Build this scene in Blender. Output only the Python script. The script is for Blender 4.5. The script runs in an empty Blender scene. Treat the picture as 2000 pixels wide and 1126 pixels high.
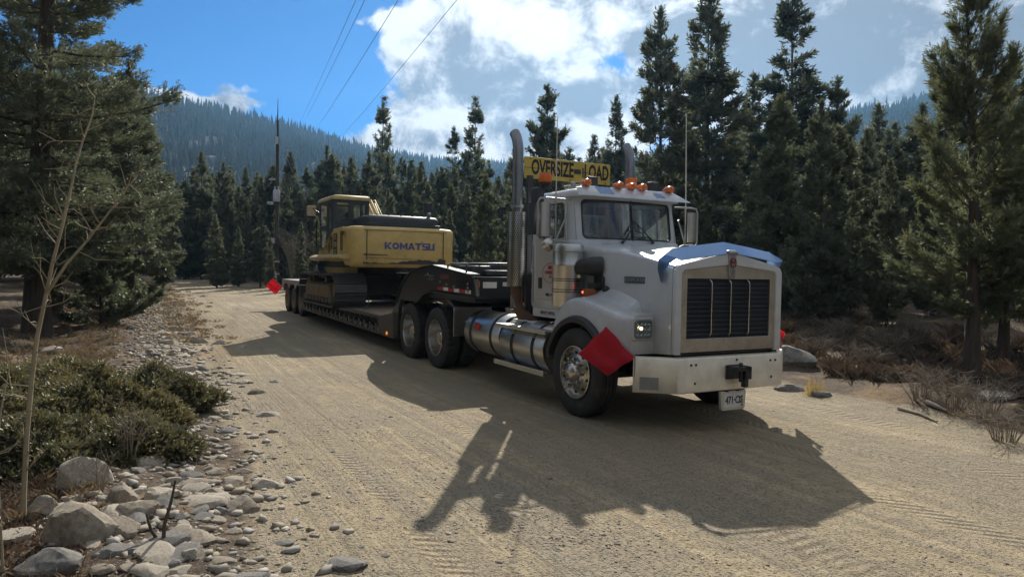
import bpy, bmesh, math, random
import numpy as np
from mathutils import Vector, Matrix
R = math.radians
sc = bpy.context.scene
COL = sc.collection
rng = np.random.default_rng(7)
random.seed(7)

# ---------------------------------------------------------------- camera
CAM_H = 1.762
PITCH, ROLL, FPX = 1.66, 1.0134, 1374.8
cd = bpy.data.cameras.new("camera"); cam = bpy.data.objects.new("camera", cd); COL.objects.link(cam)
cd.sensor_width = 36; cd.lens = 36*FPX/2000; cd.clip_start = .05; cd.clip_end = 30000
cam.matrix_world = Matrix.Translation((0, 0, CAM_H)) @ Matrix.Rotation(R(90-PITCH), 4, 'X') @ Matrix.Rotation(R(ROLL), 4, 'Z')
sc.camera = cam

# ---------------------------------------------------------------- sun, sky, exposure
SUN_EL, SUN_AZ = 33.9, 6.0          # elevation; azimuth clockwise from +Y (camera forward)
sd = Vector((math.sin(R(SUN_AZ))*math.cos(R(SUN_EL)), math.cos(R(SUN_AZ))*math.cos(R(SUN_EL)), math.sin(R(SUN_EL))))
sl = bpy.data.lights.new("sun", 'SUN'); so = bpy.data.objects.new("sun", sl); COL.objects.link(so)
sl.energy = 5.0; sl.angle = R(.55); sl.color = (1, .93, .82)
so.rotation_euler = sd.to_track_quat('Z', 'Y').to_euler(); so.location = (6, 40, 40)
vs = sc.view_settings
vs.view_transform = 'Standard'; vs.look = 'None'; vs.exposure = .33; vs.gamma = 1; vs.use_curve_mapping = False
sc.cycles.use_denoising = True
sc.cycles.max_bounces = 8; sc.cycles.transparent_max_bounces = 12; sc.cycles.volume_bounces = 0
sc.cycles.sample_clamp_indirect = 6

class NT:
    """small node-tree helper"""
    def __init__(s, nt): s.nt = nt; s.n = nt.nodes; s.l = nt.links
    def node(s, t, **kw):
        o = s.n.new(t)
        for k, v in kw.items(): setattr(o, k, v)
        return o
    def put(s, sock, v):
        if v is None: return
        if isinstance(v, bpy.types.NodeSocket): s.l.new(v, sock)
        else:
            if sock.type == 'RGBA' and len(v) == 3: v = (*v, 1)
            sock.default_value = v
    def m(s, op, a, b=None, c=None, clamp=False):
        o = s.node('ShaderNodeMath', operation=op, use_clamp=clamp)
        s.put(o.inputs[0], a); s.put(o.inputs[1], b)
        if c is not None: s.put(o.inputs[2], c)
        return o.outputs[0]
    def ss(s, x, a, b, lo=0., hi=1.):
        o = s.node('ShaderNodeMapRange', interpolation_type='SMOOTHSTEP')
        s.put(o.inputs[0], x); s.put(o.inputs[1], a); s.put(o.inputs[2], b); s.put(o.inputs[3], lo); s.put(o.inputs[4], hi)
        return o.outputs[0]
    def mix(s, f, a, b, mode='MIX'):
        o = s.node('ShaderNodeMix', data_type='RGBA', blend_type=mode)
        s.put(o.inputs[0], f); s.put(o.inputs[6], a); s.put(o.inputs[7], b)
        return o.outputs[2]
    def noise(s, vec, scale, detail=4., rough=.55, dist=0., out=0):
        o = s.node('ShaderNodeTexNoise')
        if vec is not None: s.l.new(vec, o.inputs['Vector'])
        o.inputs['Scale'].default_value = scale; o.inputs['Detail'].default_value = detail
        o.inputs['Roughness'].default_value = rough; o.inputs['Distortion'].default_value = dist
        return o.outputs[out]
    def mapping(s, vec, scale=(1, 1, 1), loc=(0, 0, 0), rot=(0, 0, 0)):
        o = s.node('ShaderNodeMapping'); s.l.new(vec, o.inputs[0])
        o.inputs[1].default_value = loc; o.inputs[2].default_value = rot; o.inputs[3].default_value = scale
        return o.outputs[0]

def azel(px, py):     # pixel of the 2000x1126 photograph -> direction in degrees
    x = px-1000; y = py-563; r = R(ROLL)
    u = x*math.cos(r)+y*math.sin(r); v = -x*math.sin(r)+y*math.cos(r)
    a = R(PITCH); f = Vector((0, math.cos(a), -math.sin(a))); up = Vector((0, math.sin(a), math.cos(a)))
    d = (Vector((u/FPX, 0, 0))+f-up*(v/FPX)).normalized()
    return math.degrees(math.atan2(d.x, d.y)), math.degrees(math.asin(d.z)), d

w = bpy.data.worlds.new("World"); sc.world = w; w.use_nodes = True
t = NT(w.node_tree); t.n.clear()
sky = t.node('ShaderNodeTexSky', sky_type='NISHITA'); sky.sun_disc = False
sky.sun_elevation = R(SUN_EL); sky.sun_rotation = R(SUN_AZ); sky.altitude = 2900; sky.air_density = 1.0; sky.dust_density = .5; sky.ozone_density = 2.0
tc = t.node('ShaderNodeTexCoord'); dirv = tc.outputs['Generated']
sx = t.node('ShaderNodeSeparateXYZ'); t.l.new(dirv, sx.inputs[0])
az = t.m('MULTIPLY', t.m('ARCTAN2', sx.outputs[0], sx.outputs[1]), 57.29578)
el = t.m('MULTIPLY', t.m('ARCSINE', sx.outputs[2]), 57.29578)
wv = t.noise(dirv, 7., 5., .6, 0., 1)     # warp of the cloud outline
sw = t.node('ShaderNodeSeparateColor'); t.l.new(wv, sw.inputs[0])
az2 = t.m('ADD', az, t.m('MULTIPLY', t.m('SUBTRACT', sw.outputs[0], .5), 7.))
el2 = t.m('ADD', el, t.m('MULTIPLY', t.m('SUBTRACT', sw.outputs[1], .5), 5.))
BLOBS = [(960, 120, 205, 120, 1.25), (1090, 220, 170, 95, 1.2), (900, 230, 170, 60, 1.05), (1010, 30, 190, 80, 1.2), (755, 52, 95, 24, .85), (820, 110, 90, 55, .8),
         (790, 262, 120, 36, 1.), (1000, 285, 250, 45, 1.), (1190, 215, 75, 55, .9), (1150, 60, 160, 60, 1.1), (1350, 50, 220, 90, 1.3), (1450, 150, 120, 80, 1.05), (1650, 70, 290, 140, 1.35),
         (1900, 60, 260, 170, 1.3), (1560, 190, 170, 50, 1.), (1250, -120, 500, 130, 1.4), (1800, -150, 500, 200, 1.5), (2150, 100, 260, 250, 1.3),
         (345, 190, 85, 20, .95), (420, 200, 70, 22, .95), (455, 176, 50, 16, .6), (330, 178, 55, 12, .6)]
dens = None
for (px, py, rx, ry, wt) in BLOBS:
    a, e, _ = azel(px, py)
    qx = t.m('DIVIDE', t.m('SUBTRACT', az2, a), rx/23.); qy = t.m('DIVIDE', t.m('SUBTRACT', el2, e), ry/23.)
    g = t.m('MULTIPLY', t.m('EXPONENT', t.m('MULTIPLY', t.m('ADD', t.m('MULTIPLY', qx, qx), t.m('MULTIPLY', qy, qy)), -.8)), wt)
    dens = g if dens is None else t.m('MAXIMUM', t.m('ADD', t.m('MULTIPLY', dens, .55), t.m('MULTIPLY', g, .55)), t.m('MAXIMUM', dens, g))
hole_ = None
for (px, py, rx, ry) in ((1222, 140, 42, 40), (700, 190, 90, 70), (620, 60, 120, 120)):
    a, e, _ = azel(px, py); qx = t.m('DIVIDE', t.m('SUBTRACT', az2, a), rx/23.); qy = t.m('DIVIDE', t.m('SUBTRACT', el2, e), ry/23.)
    g = t.m('EXPONENT', t.m('MULTIPLY', t.m('ADD', t.m('MULTIPLY', qx, qx), t.m('MULTIPLY', qy, qy)), -.9)); hole_ = g if hole_ is None else t.m('MAXIMUM', hole_, g)
back = t.m('MULTIPLY', t.m('MAXIMUM', t.ss(t.m('ABSOLUTE', az), 50., 75.), t.ss(el, 32., 46.)), .74)      # unseen loose cloud over the rest of the sky, added to raise ambient light
dens = t.m('MAXIMUM', t.m('MULTIPLY', dens, 1.36), back)
n1 = t.noise(dirv, 11., 9., .6, .3)
n2 = t.noise(t.mapping(dirv, (1, 1, 2.2), (3, 1, 5)), 5., 6., .55, .2)
d1 = t.m('ADD', t.m('SUBTRACT', dens, t.m('MULTIPLY', hole_, .62)), t.m('MULTIPLY', t.m('SUBTRACT', n1, .5), 2.1))
alpha = t.ss(d1, .38, .72)
rel = t.m('SUBTRACT', n1, t.noise(t.mapping(dirv, loc=tuple(k*.02 for k in sd)), 11., 9., .6, .3))     # billows lit from the sun's side
n3 = t.noise(t.mapping(dirv, (1, 1, 1.6), (7, 2, 1)), 17., 8., .62, .6)
GREY = [(960, 165, 150, 50, 1.), (1120, 195, 110, 45, .95), (860, 272, 120, 22, .75), (1010, 262, 130, 26, .7), (930, 95, 70, 30, .6), (1420, 70, 190, 95, 1.25), (1600, 90, 190, 110, 1.25), (1330, -40, 200, 50, .9), (1960, 120, 130, 110, 1.1), (1690, 60, 60, 90, .9), (400, 200, 60, 14, .35)]
shade = None
for (px, py, rx, ry, wt) in GREY:
    a, e, _ = azel(px, py); qx = t.m('DIVIDE', t.m('SUBTRACT', az2, a), rx/23.); qy = t.m('DIVIDE', t.m('SUBTRACT', el2, e), ry/23.)
    g = t.m('MULTIPLY', t.m('EXPONENT', t.m('MULTIPLY', t.m('ADD', t.m('MULTIPLY', qx, qx), t.m('MULTIPLY', qy, qy)), -.8)), wt); shade = g if shade is None else t.m('MAXIMUM', shade, g)
shade = t.m('MAXIMUM', shade, t.m('MULTIPLY', t.ss(t.m('ABSOLUTE', az), 45., 60.), .45))
thick = t.m('ADD', t.m('MULTIPLY', shade, .85), t.m('ADD', t.m('MULTIPLY', t.m('SUBTRACT', n3, .5), 1.5), t.m('ADD', t.m('MULTIPLY', rel, -2.6), t.m('MULTIPLY', t.m('SUBTRACT', n2, .5), .9))))
core = t.ss(thick, -.06, .78)
dp = t.node('ShaderNodeVectorMath', operation='DOT_PRODUCT'); t.l.new(dirv, dp.inputs[0]); dp.inputs[1].default_value = sd
glow = t.m('POWER', t.m('MAXIMUM', dp.outputs['Value'], 0.), 9.)
skyb = t.node('ShaderNodeVectorMath', operation='SCALE'); t.l.new(sky.outputs[0], skyb.inputs[0]); skyb.inputs[3].default_value = .10
tint = t.mix(1., skyb.outputs[0], (.10, .45, .78), 'MULTIPLY')
ccol = t.mix(core, (1.0, 1.0, 1.0), (.27, .28, .31))
gl = t.node('ShaderNodeVectorMath', operation='SCALE'); t.l.new(ccol, gl.inputs[0]); t.l.new(t.m('ADD', .58, t.m('MULTIPLY', glow, .42)), gl.inputs[3])
fin = t.mix(alpha, tint, gl.outputs[0])
bg = t.node('ShaderNodeBackground'); t.l.new(fin, bg.inputs[0]); bg.inputs[1].default_value = 1.
wo = t.node('ShaderNodeOutputWorld'); t.l.new(bg.outputs[0], wo.inputs[0])

# ---------------------------------------------------------------- helpers
def T(o, label=None, cat=None, group=None, kind=None):
    if label: o['label'] = label
    if cat: o['category'] = cat
    if group: o['group'] = group
    if kind: o['kind'] = kind
    return o
def empty(name, loc=(0, 0, 0), rz=0., **kw):
    o = bpy.data.objects.new(name, None); COL.objects.link(o); o.location = loc; o.rotation_euler = (0, 0, rz)
    o.empty_display_size = .2
    return T(o, **kw)

ORG = {}      # frame position of each object's origin
class MB:
    """collects shapes; link() makes them ONE mesh object"""
    def __init__(s): s.v = []; s.f = []; s.parts = []
    def add(s, vs_, fs):
        s.parts.append((len(s.v), len(s.f))); b = len(s.v); s.v += [tuple(p) for p in vs_]; s.f += [tuple(i+b for i in f) for f in fs]; return s
    def box(s, a, b):
        x0, y0, z0 = (min(a[i], b[i]) for i in range(3)); x1, y1, z1 = (max(a[i], b[i]) for i in range(3))
        return s.add([(x0, y0, z0), (x1, y0, z0), (x1, y1, z0), (x0, y1, z0), (x0, y0, z1), (x1, y0, z1), (x1, y1, z1), (x0, y1, z1)],
                     [(0, 3, 2, 1), (4, 5, 6, 7), (0, 1, 5, 4), (1, 2, 6, 5), (2, 3, 7, 6), (3, 0, 4, 7)])
    def loft(s, rings, cap=True, closed=True):
        n = len(rings[0]); v = [p for r_ in rings for p in r_]; f = []
        for i in range(len(rings)-1):
            for j in range(n if closed else n-1):
                k = (j+1) % n; f.append((i*n+j, i*n+k, (i+1)*n+k, (i+1)*n+j))
        if cap and closed: f.append(tuple(range(n-1, -1, -1))); f.append(tuple((len(rings)-1)*n+j for j in range(n)))
        return s.add(v, f)
    def prism(s, poly, ax, a0, a1):
        """polygon in the two other axes, extruded along axis ax (0,1,2)"""
        def pt(p, a):
            q = list(p); q.insert(ax, a); return tuple(q)
        return s.loft([[pt(p, a0) for p in poly], [pt(p, a1) for p in poly]])
    def tube(s, pts, r, n=10, cap=True):
        pts = [Vector(p) for p in pts]; rings = []; rr = r if isinstance(r, (list, tuple)) else [r]*len(pts)
        prev = None
        for i, p in enumerate(pts):
            d = (pts[min(i+1, len(pts)-1)]-pts[max(i-1, 0)]).normalized()
            if prev is None:
                a = d.cross(Vector((0, 0, 1)) if abs(d.z) < .9 else Vector((1, 0, 0))).normalized()
            else: a = (prev-d*prev.dot(d)).normalized()
            prev = a; b = d.cross(a)
            rings.append([p+(a*math.cos(2*math.pi*k/n)+b*math.sin(2*math.pi*k/n))*rr[i] for k in range(n)])
        return s.loft(rings, cap)
    def lathe(s, o, ax, prof, n=32, cap=False):
        """profile [(radius, height along ax)] turned round the axis through o"""
        o = Vector(o); d = Vector(ax).normalized(); a = d.cross(Vector((0, 0, 1)) if abs(d.z) < .9 else Vector((1, 0, 0))).normalized(); b = d.cross(a)
        return s.loft([[o+d*h+(a*math.cos(2*math.pi*k/n)+b*math.sin(2*math.pi*k/n))*r_ for k in range(n)] for r_, h in prof], cap)
    def frame(s, outer, inner, depth):
        """ring between two outlines of equal length, thickened by the vector depth"""
        n = len(outer); dv = Vector(depth)
        v = [Vector(p) for p in outer]+[Vector(p) for p in inner]; v += [p+dv for p in v]; f = []
        for j in range(n):
            k = (j+1) % n
            f += [(j, k, n+k, n+j), (2*n+j, 3*n+j, 3*n+k, 2*n+k), (j, 2*n+j, 2*n+k, k), (n+j, n+k, 3*n+k, 3*n+j)]
        return s.add(v, f)
    def ball(s, c, r, n=10, m=6, sq=(1, 1, 1)):
        rings = []
        for i in range(1, m):
            th = math.pi*i/m
            rings.append([(c[0]+r*sq[0]*math.sin(th)*math.cos(2*math.pi*k/n), c[1]+r*sq[1]*math.sin(th)*math.sin(2*math.pi*k/n), c[2]-r*sq[2]*math.cos(th)) for k in range(n)])
        return s.loft(rings)
    def link(s, name, mat, parent=None, bevel=0., smooth=38, org=None, seg=2, fixn=True, cast=True):
        """org: where the object's own origin lies in the frame the shapes were given in"""
        me = bpy.data.meshes.new(name)
        off = Vector(org) if org is not None else Vector(ORG.get(parent, (0, 0, 0)))
        me.from_pydata([Vector(p)-off for p in s.v], [], s.f); me.update()
        if fixn:
            bm = bmesh.new(); bm.from_mesh(me); bmesh.ops.recalc_face_normals(bm, faces=bm.faces); bm.to_mesh(me); bm.free()
        me.materials.append(mat)
        if smooth:
            me.polygons.foreach_set('use_smooth', [True]*len(me.polygons)); me.set_sharp_from_angle(angle=R(smooth))
        o = bpy.data.objects.new(name, me); COL.objects.link(o)
        if bevel:
            md = o.modifiers.new('bevel', 'BEVEL'); md.width = bevel; md.segments = seg; md.limit_method = 'ANGLE'; md.angle_limit = R(40); md.harden_normals = False
        ORG[o] = off
        if parent is not None: o.parent = parent; o.location = off-ORG.get(parent, Vector((0, 0, 0)))
        else: o.location = off
        return o

    def link_each(s, name, mat, parent=None, per=1, **kw):
        """one object for every 'per' shapes added, all of one name"""
        g = s.parts; n = len(s.v); fn = len(s.f); out = []
        for i in range(0, len(g), per):
            v0, f0 = g[i]; v1, f1 = g[i+per] if i+per < len(g) else (n, fn)
            m_ = MB(); m_.v = s.v[v0:v1]; m_.f = [tuple(k-v0 for k in f) for f in s.f[f0:f1]]; out.append(m_.link(name, mat, parent, **kw))
        return out

def npmesh(name, verts, faces_flat, nper, mat, parent=None, smooth=False, loc=None):
    """mesh object from numpy arrays, every face with nper corners"""
    me = bpy.data.meshes.new(name); nf = len(faces_flat)//nper
    me.vertices.add(len(verts)); me.vertices.foreach_set('co', np.asarray(verts, np.float32).ravel())
    me.loops.add(len(faces_flat)); me.loops.foreach_set('vertex_index', np.asarray(faces_flat, np.int32))
    me.polygons.add(nf); me.polygons.foreach_set('loop_start', np.arange(0, nf*nper, nper, dtype=np.int32))
    if smooth: me.polygons.foreach_set('use_smooth', np.ones(nf, bool))
    me.update(calc_edges=True)
    if mat is not None: me.materials.append(mat)
    o = bpy.data.objects.new(name, me); COL.objects.link(o)
    if parent is not None: o.parent = parent
    if loc is not None: o.location = loc
    return o
def copy_tree(o, parent=None):
    c = o.copy(); COL.objects.link(c)
    if parent is not None: c.parent = parent
    for ch in list(o.children): copy_tree(ch, c)
    return c
def kids(o):
    r_ = [o]
    for c in o.children: r_ += kids(c)
    return r_

# ---------------------------------------------------------------- materials
def mat(name, col, rough=.5, metal=0., var=.12, scale=6., dirt=None, damt=.0, dscale=3., bump=0., bscale=40., spec=.5, coat=0., stretch=(1, 1, 1), dust=False):
    m_ = bpy.data.materials.new(name); m_.use_nodes = True; t = NT(m_.node_tree); b = t.n['Principled BSDF']
    tc = t.node('ShaderNodeTexCoord'); vec = t.mapping(tc.outputs['Object'], stretch)
    n = t.noise(vec, scale, 6., .6)
    lo = tuple(c*(1-var) for c in col); hi = tuple(min(1, c*(1+var)) for c in col)
    c = t.mix(t.ss(n, .3, .7), lo, hi)
    rg = t.m('ADD', rough, t.m('MULTIPLY', t.m('SUBTRACT', n, .5), .25*min(rough, .5)), clamp=True)
    if dust:      # road dust thrown up on the lower panels
        sz = t.node('ShaderNodeSeparateXYZ'); t.l.new(tc.outputs['Object'], sz.inputs[0])
        dz = t.m('MULTIPLY', t.ss(t.m('ADD', sz.outputs[2], t.m('MULTIPLY', t.m('SUBTRACT', t.noise(tc.outputs['Object'], 3., 7., .7), .5), .9)), 1.55, .7), .55); c = t.mix(dz, c, (.36, .31, .24)); rg = t.m('ADD', rg, t.m('MULTIPLY', dz, .5), clamp=True)
    if dirt is not None:
        dn = t.noise(t.mapping(tc.outputs['Object'], stretch, (7, 3, 1)), dscale, 8., .68)
        f = t.m('MULTIPLY', t.ss(dn, .62-damt*.3, .75), min(1., damt*1.2)); c = t.mix(f, c, dirt)
        rg = t.m('ADD', rg, t.m('MULTIPLY', f, .35), clamp=True)
        if metal: t.put(b.inputs['Metallic'], t.m('MULTIPLY', metal, t.m('SUBTRACT', 1., f)))
        else: b.inputs['Metallic'].default_value = metal
    else: b.inputs['Metallic'].default_value = metal
    t.put(b.inputs['Base Color'], c); t.put(b.inputs['Roughness'], rg)
    b.inputs['Specular IOR Level'].default_value = spec
    if coat: b.inputs['Coat Weight'].default_value = coat; b.inputs['Coat Roughness'].default_value = .08
    if bump:
        bn = t.node('ShaderNodeBump'); bn.inputs['Strength'].default_value = bump; bn.inputs['Distance'].default_value = .01
        t.l.new(t.noise(vec, bscale, 5., .6), bn.inputs['Height']); t.l.new(bn.outputs[0], b.inputs['Normal'])
    return m_
def glass(name, tint, alpha=.25, rough=.03):
    m_ = bpy.data.materials.new(name); m_.use_nodes = True; t = NT(m_.node_tree); t.n.remove(t.n['Principled BSDF'])
    tr = t.node('ShaderNodeBsdfTransparent'); tr.inputs[0].default_value = (*tint, 1)
    gl = t.node('ShaderNodeBsdfGlossy'); gl.inputs['Roughness'].default_value = rough; gl.inputs[0].default_value = (.9, .95, 1, 1)
    d0 = t.node('ShaderNodeBsdfDiffuse'); d0.inputs[0].default_value = (.5, .5, .47, 1)      # film of road dust, which the sun also shines through
    d1_ = t.node('ShaderNodeBsdfTranslucent'); d1_.inputs[0].default_value = (.5, .54, .5, 1); df = t.node('ShaderNodeMixShader'); df.inputs[0].default_value = .6; t.l.new(d0.outputs[0], df.inputs[1]); t.l.new(d1_.outputs[0], df.inputs[2])
    fr = t.node('ShaderNodeFresnel'); fr.inputs[0].default_value = 1.5
    mx = t.node('ShaderNodeMixShader'); t.l.new(t.m('ADD', fr.outputs[0], .02), mx.inputs[0]); t.l.new(tr.outputs[0], mx.inputs[1]); t.l.new(gl.outputs[0], mx.inputs[2])
    m2 = t.node('ShaderNodeMixShader'); tc = t.node('ShaderNodeTexCoord')
    t.l.new(t.ss(t.noise(tc.outputs['Object'], 4., 6., .6), .3, .8, alpha*.3, alpha), m2.inputs[0])
    t.l.new(mx.outputs[0], m2.inputs[1]); t.l.new(df.outputs[0], m2.inputs[2]); t.l.new(m2.outputs[0], t.n['Material Output'].inputs[0])
    return m_
DUST = (.34, .27, .19)
white = mat('white_paint', (.54, .57, .60), .3, dirt=(.40, .35, .27), damt=.36, dscale=2.6, var=.035, coat=.4, dust=True)
steel = mat('polished_steel', (.56, .55, .52), .3, 1., dirt=(.36, .30, .22), damt=.16, dscale=6., bump=.06, bscale=14., var=.1)
alum = mat('tank_aluminium', (.54, .53, .5), .33, 1., dirt=(.36, .31, .24), damt=.3, dscale=5., var=.1, stretch=(.25, 1, 1))
stackm = mat('stack_steel', (.26, .27, .29), .3, .85, dirt=(.12, .1, .08), damt=.3)
chrome = mat('chrome', (.50, .48, .44), .27, 1., dirt=(.3, .26, .2), damt=.18, dscale=9.)
skysteel = mat('hood_shield_sky_tint', (.20, .32, .52), .3, .9, var=.05)  # blue of the mirrored sky is put into the base colour
bumpmat = mat('bumper_aluminium', (.80, .74, .62), .46, .5, dirt=(.42, .42, .41), damt=.34, dscale=9., var=.1, bump=.05, bscale=8.)
patch = mat('dull_aluminium_patch', (.3, .3, .29), .6, .6)
black = mat('black_steel', (.018, .019, .021), .42, dirt=(.13, .11, .085), damt=.28, dscale=3.)
blackgloss = mat('black_gloss', (.018, .019, .022), .34, dirt=(.12, .1, .08), damt=.15)
rubber = mat('tyre_rubber', (.024, .024, .024), .75, dirt=(.12, .10, .075), damt=.55, dscale=5., bump=.3, bscale=60.)
plastic = mat('black_plastic', (.025, .026, .028), .5, var=.2)
interior = mat('cab_interior', (.05, .05, .052), .8)
seatm = mat('seat_fabric', (.04, .042, .048), .9)
rust = mat('rusty_pipe', (.13, .075, .05), .8, .2, dirt=(.2, .1, .05), damt=.5, dscale=12.)
greysteel = mat('galvanised_steel', (.38, .39, .4), .45, .8, dirt=(.3, .27, .22), damt=.2)
glassw = glass('windscreen_glass', (.74, .83, .83), .26)
glassg = glass('green_glass', (.74, .9, .86), .26)
yellow = mat('machine_yellow', (.66, .48, .165), .45, dirt=(.20, .15, .09), damt=.34, dscale=2.6, var=.08)
yellowl = mat('machine_yellow_pale', (.52, .40, .15), .5, dirt=(.25, .2, .13), damt=.3)
darkgrey = mat('machine_dark_grey', (.035, .038, .042), .5, dirt=(.14, .12, .09), damt=.25)
trackm = mat('track_steel', (.10, .094, .086), .5, .5, dirt=(.15, .12, .09), damt=.55, dscale=4., bump=.3, bscale=20.)
trackframe = mat('track_frame_paint', (.16, .11, .045), .65, dirt=(.1, .08, .06), damt=.55, dscale=3.)
wooddeck = mat('deck_planks', (.2, .155, .11), .8, var=.3, scale=3., stretch=(.3, 4, 1), bump=.4, bscale=20.)
deckgrey = mat('deck_steel', (.30, .29, .27), .5, .5, dirt=(.2, .17, .13), damt=.4)
signy = mat('sign_yellow', (.50, .37, .07), .5, dirt=(.3, .24, .12), damt=.2)
ink = mat('black_ink', (.015, .015, .02), .6)
redink = mat('red_ink', (.42, .03, .03), .5)
blueink = mat('blue_decal', (.085, .105, .31), .45, dirt=(.3, .22, .12), damt=.25, dscale=14.)
emblem = mat('emblem_grey', (.1, .11, .12), .35, .6)
silver = mat('emblem_silver', (.45, .46, .47), .3, .9)
redtape = mat('red_reflector', (.4, .02, .02), .35)
whitetape = mat('white_reflector', (.7, .7, .68), .35)
platem = mat('plate_white', (.6, .6, .58), .4, dirt=(.3, .26, .2), damt=.3, dscale=20.)
cream = mat('plate_frame_cream', (.55, .5, .4), .6, dirt=(.3, .25, .18), damt=.3)
def amber(name, col, em=0.):
    m_ = mat(name, col, .22, 0., .15); b = m_.node_tree.nodes['Principled BSDF']
    b.inputs['Transmission Weight'].default_value = .35; b.inputs['Subsurface Weight'].default_value = .0
    if em: b.inputs['Emission Color'].default_value = (*col, 1); b.inputs['Emission Strength'].default_value = em
    return m_
amberm = amber('amber_lens', (.85, .2, .02))
redlamp = amber('lit_red_lamp', (1., .12, .05), 3.)
headlens = mat('headlamp_reflector', (.62, .6, .54), .14, 1., var=.25, scale=30.)
bulb = amber('headlamp_bulb', (1., .82, .5), 2.2)
def cloth(name, col):
    m_ = bpy.data.materials.new(name); m_.use_nodes = True; t = NT(m_.node_tree); t.n.remove(t.n['Principled BSDF'])
    tc = t.node('ShaderNodeTexCoord'); c = t.mix(t.noise(tc.outputs['Object'], 9., 5.), tuple(k*.85 for k in col), col)
    a = t.node('ShaderNodeBsdfDiffuse'); b = t.node('ShaderNodeBsdfTranslucent'); x = t.node('ShaderNodeMixShader'); x.inputs[0].default_value = .62
    t.l.new(c, a.inputs[0]); t.l.new(c, b.inputs[0]); t.l.new(a.outputs[0], x.inputs[1]); t.l.new(b.outputs[0], x.inputs[2]); t.l.new(x.outputs[0], t.n['Material Output'].inputs[0])
    return m_
flagred = cloth('flag_red', (.72, .075, .10))

def text(name, s, size, mat_, parent, loc, xdir, ydir, ext=.002, align='CENTER', sx=1., bold=0., squash=None):
    """lettering as a flat mesh: xdir = reading direction, ydir = up, in the parent's frame"""
    c = bpy.data.curves.new(name, 'FONT'); c.body = s; c.size = size; c.extrude = ext; c.align_x = align; c.align_y = 'CENTER'; c.offset = bold; c.resolution_u = 3
    o = bpy.data.objects.new(name, c); COL.objects.link(o)
    bpy.context.view_layer.update()
    me = bpy.data.meshes.new_from_object(o.evaluated_get(bpy.context.evaluated_depsgraph_get())); bpy.data.objects.remove(o); bpy.data.curves.remove(c)
    x = Vector(xdir).normalized(); y = Vector(ydir).normalized(); z = x.cross(y)
    mt = Matrix((x, y, z)).transposed().to_4x4(); mt.translation = Vector(loc)-Vector(ORG.get(parent, (0, 0, 0)))
    me.transform(mt @ Matrix.Diagonal((sx, 1, 1, 1))); me.name = name
    me.materials.clear(); me.materials.append(mat_)
    o = bpy.data.objects.new(name, me); COL.objects.link(o); o.parent = parent
    ORG[o] = Vector(ORG.get(parent, (0, 0, 0)))
    return o

# ================================================================ ground
_ph = np.random.default_rng(3).uniform(0, 6.28, (40, 2)); _dr = np.random.default_rng(4).normal(size=(40, 2)); _dr /= np.linalg.norm(_dr, axis=1)[:, None]
def undul(x, y, wl, k0, n=6):
    z = 0.*x
    for i in range(k0, k0+n):
        f = 6.283/(wl*(.7+.12*(i-k0))); z = z+np.sin((x*_dr[i, 0]+y*_dr[i, 1])*f+_ph[i, 0])
    return z/n
def sstep(x, a, b):
    q = np.clip((x-a)/(b-a), 0, 1); return q*q*(3-2*q)
_sy, _cy = math.sin(R(28.45)), math.cos(R(28.45))
def UV(x, y):
    dx, dy = x-1.8212, y-8.9748; return dx*_sy-dy*_cy, dx*_cy+dy*_sy
def roadmask(x, y):
    u, v = UV(x, y); wob = .35*undul(x, y, 3.2, 0)
    near = sstep(v+wob, -5.6, -4.6)*(1-sstep(v+wob*.8, 2.5, 3.3))
    return near
def terrain(x, y):
    x = np.asarray(x, float); y = np.asarray(y, float); u, v = UV(x, y); s = -u
    z = .0135*np.clip(s-3.5, 0, 42)+.004*np.clip(s-45.5, 0, 60)
    l = sstep(-v, 5.2, 6.4)                                            # left verge: a low row of cobbles, then the forest floor
    z = z+.10*np.exp(-((v+6.1)/.7)**2)+.24*sstep(-v, 6.6, 9.5)*sstep(s, 1, 6)-.10*sstep(-v, 6., 8.)*(1-sstep(s, -2, 3))+.012*np.clip(-v-10, 0, 40)
    r_ = np.clip(v-2.9, 0, 40)
    z = z+.085*np.clip(r_, 0, 9)+.012*np.clip(r_-9, 0, 40)+.16*np.exp(-((v-3.9)/.8)**2)*(.6+.5*undul(x, y, 4., 6))
    off = np.clip(l+sstep(v, 2.8, 4.2), 0, 1)
    z = z+off*(.10*undul(x, y, 3.1, 8)+.05*undul(x, y, 1.1, 14)+.02*undul(x, y, .45, 20))
    z = z+(1-off)*(.018*undul(x, y, 2.6, 26)+.006*undul(x, y, .7, 32))*sstep(np.abs(v-.0)+0*x, 1.2, 2.2)
    far = sstep(np.hypot(x, y), 70, 140); z = z+far*2.
    return z
def tz_(x, y): return float(terrain(np.array([x]), np.array([y]))[0])
def hit(px, py):
    """where the line of sight through a pixel of the photograph meets the ground (used to read positions off the photograph)"""
    _, _, d = azel(px, py); a, b = .5, 400.
    if d.z > -.002: return d.x*100, d.y*100, 0.
    tt = np.geomspace(.8, 300, 2500); zz = CAM_H+d.z*tt-terrain(d.x*tt, d.y*tt); i = int(np.argmax(zz < 0)) if (zz < 0).any() else 2499
    return d.x*tt[i], d.y*tt[i], tz_(d.x*tt[i], d.y*tt[i])
angs = np.concatenate([np.linspace(-46, 46, 760), np.linspace(46, 314, 200)[1:-1]]); rad = [.25]
while rad[-1] < 70: rad.append(rad[-1]*1.0095+.0015)
while rad[-1] < 1180: rad.append(rad[-1]*1.09)
rad = np.array(rad); A, B = np.meshgrid(np.radians(angs), rad); gx, gy = B*np.sin(A), B*np.cos(A); gz = terrain(gx, gy)
nr, na = gx.shape; idx = np.arange(nr*na).reshape(nr, na); nx_ = np.roll(idx, -1, 1)
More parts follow.
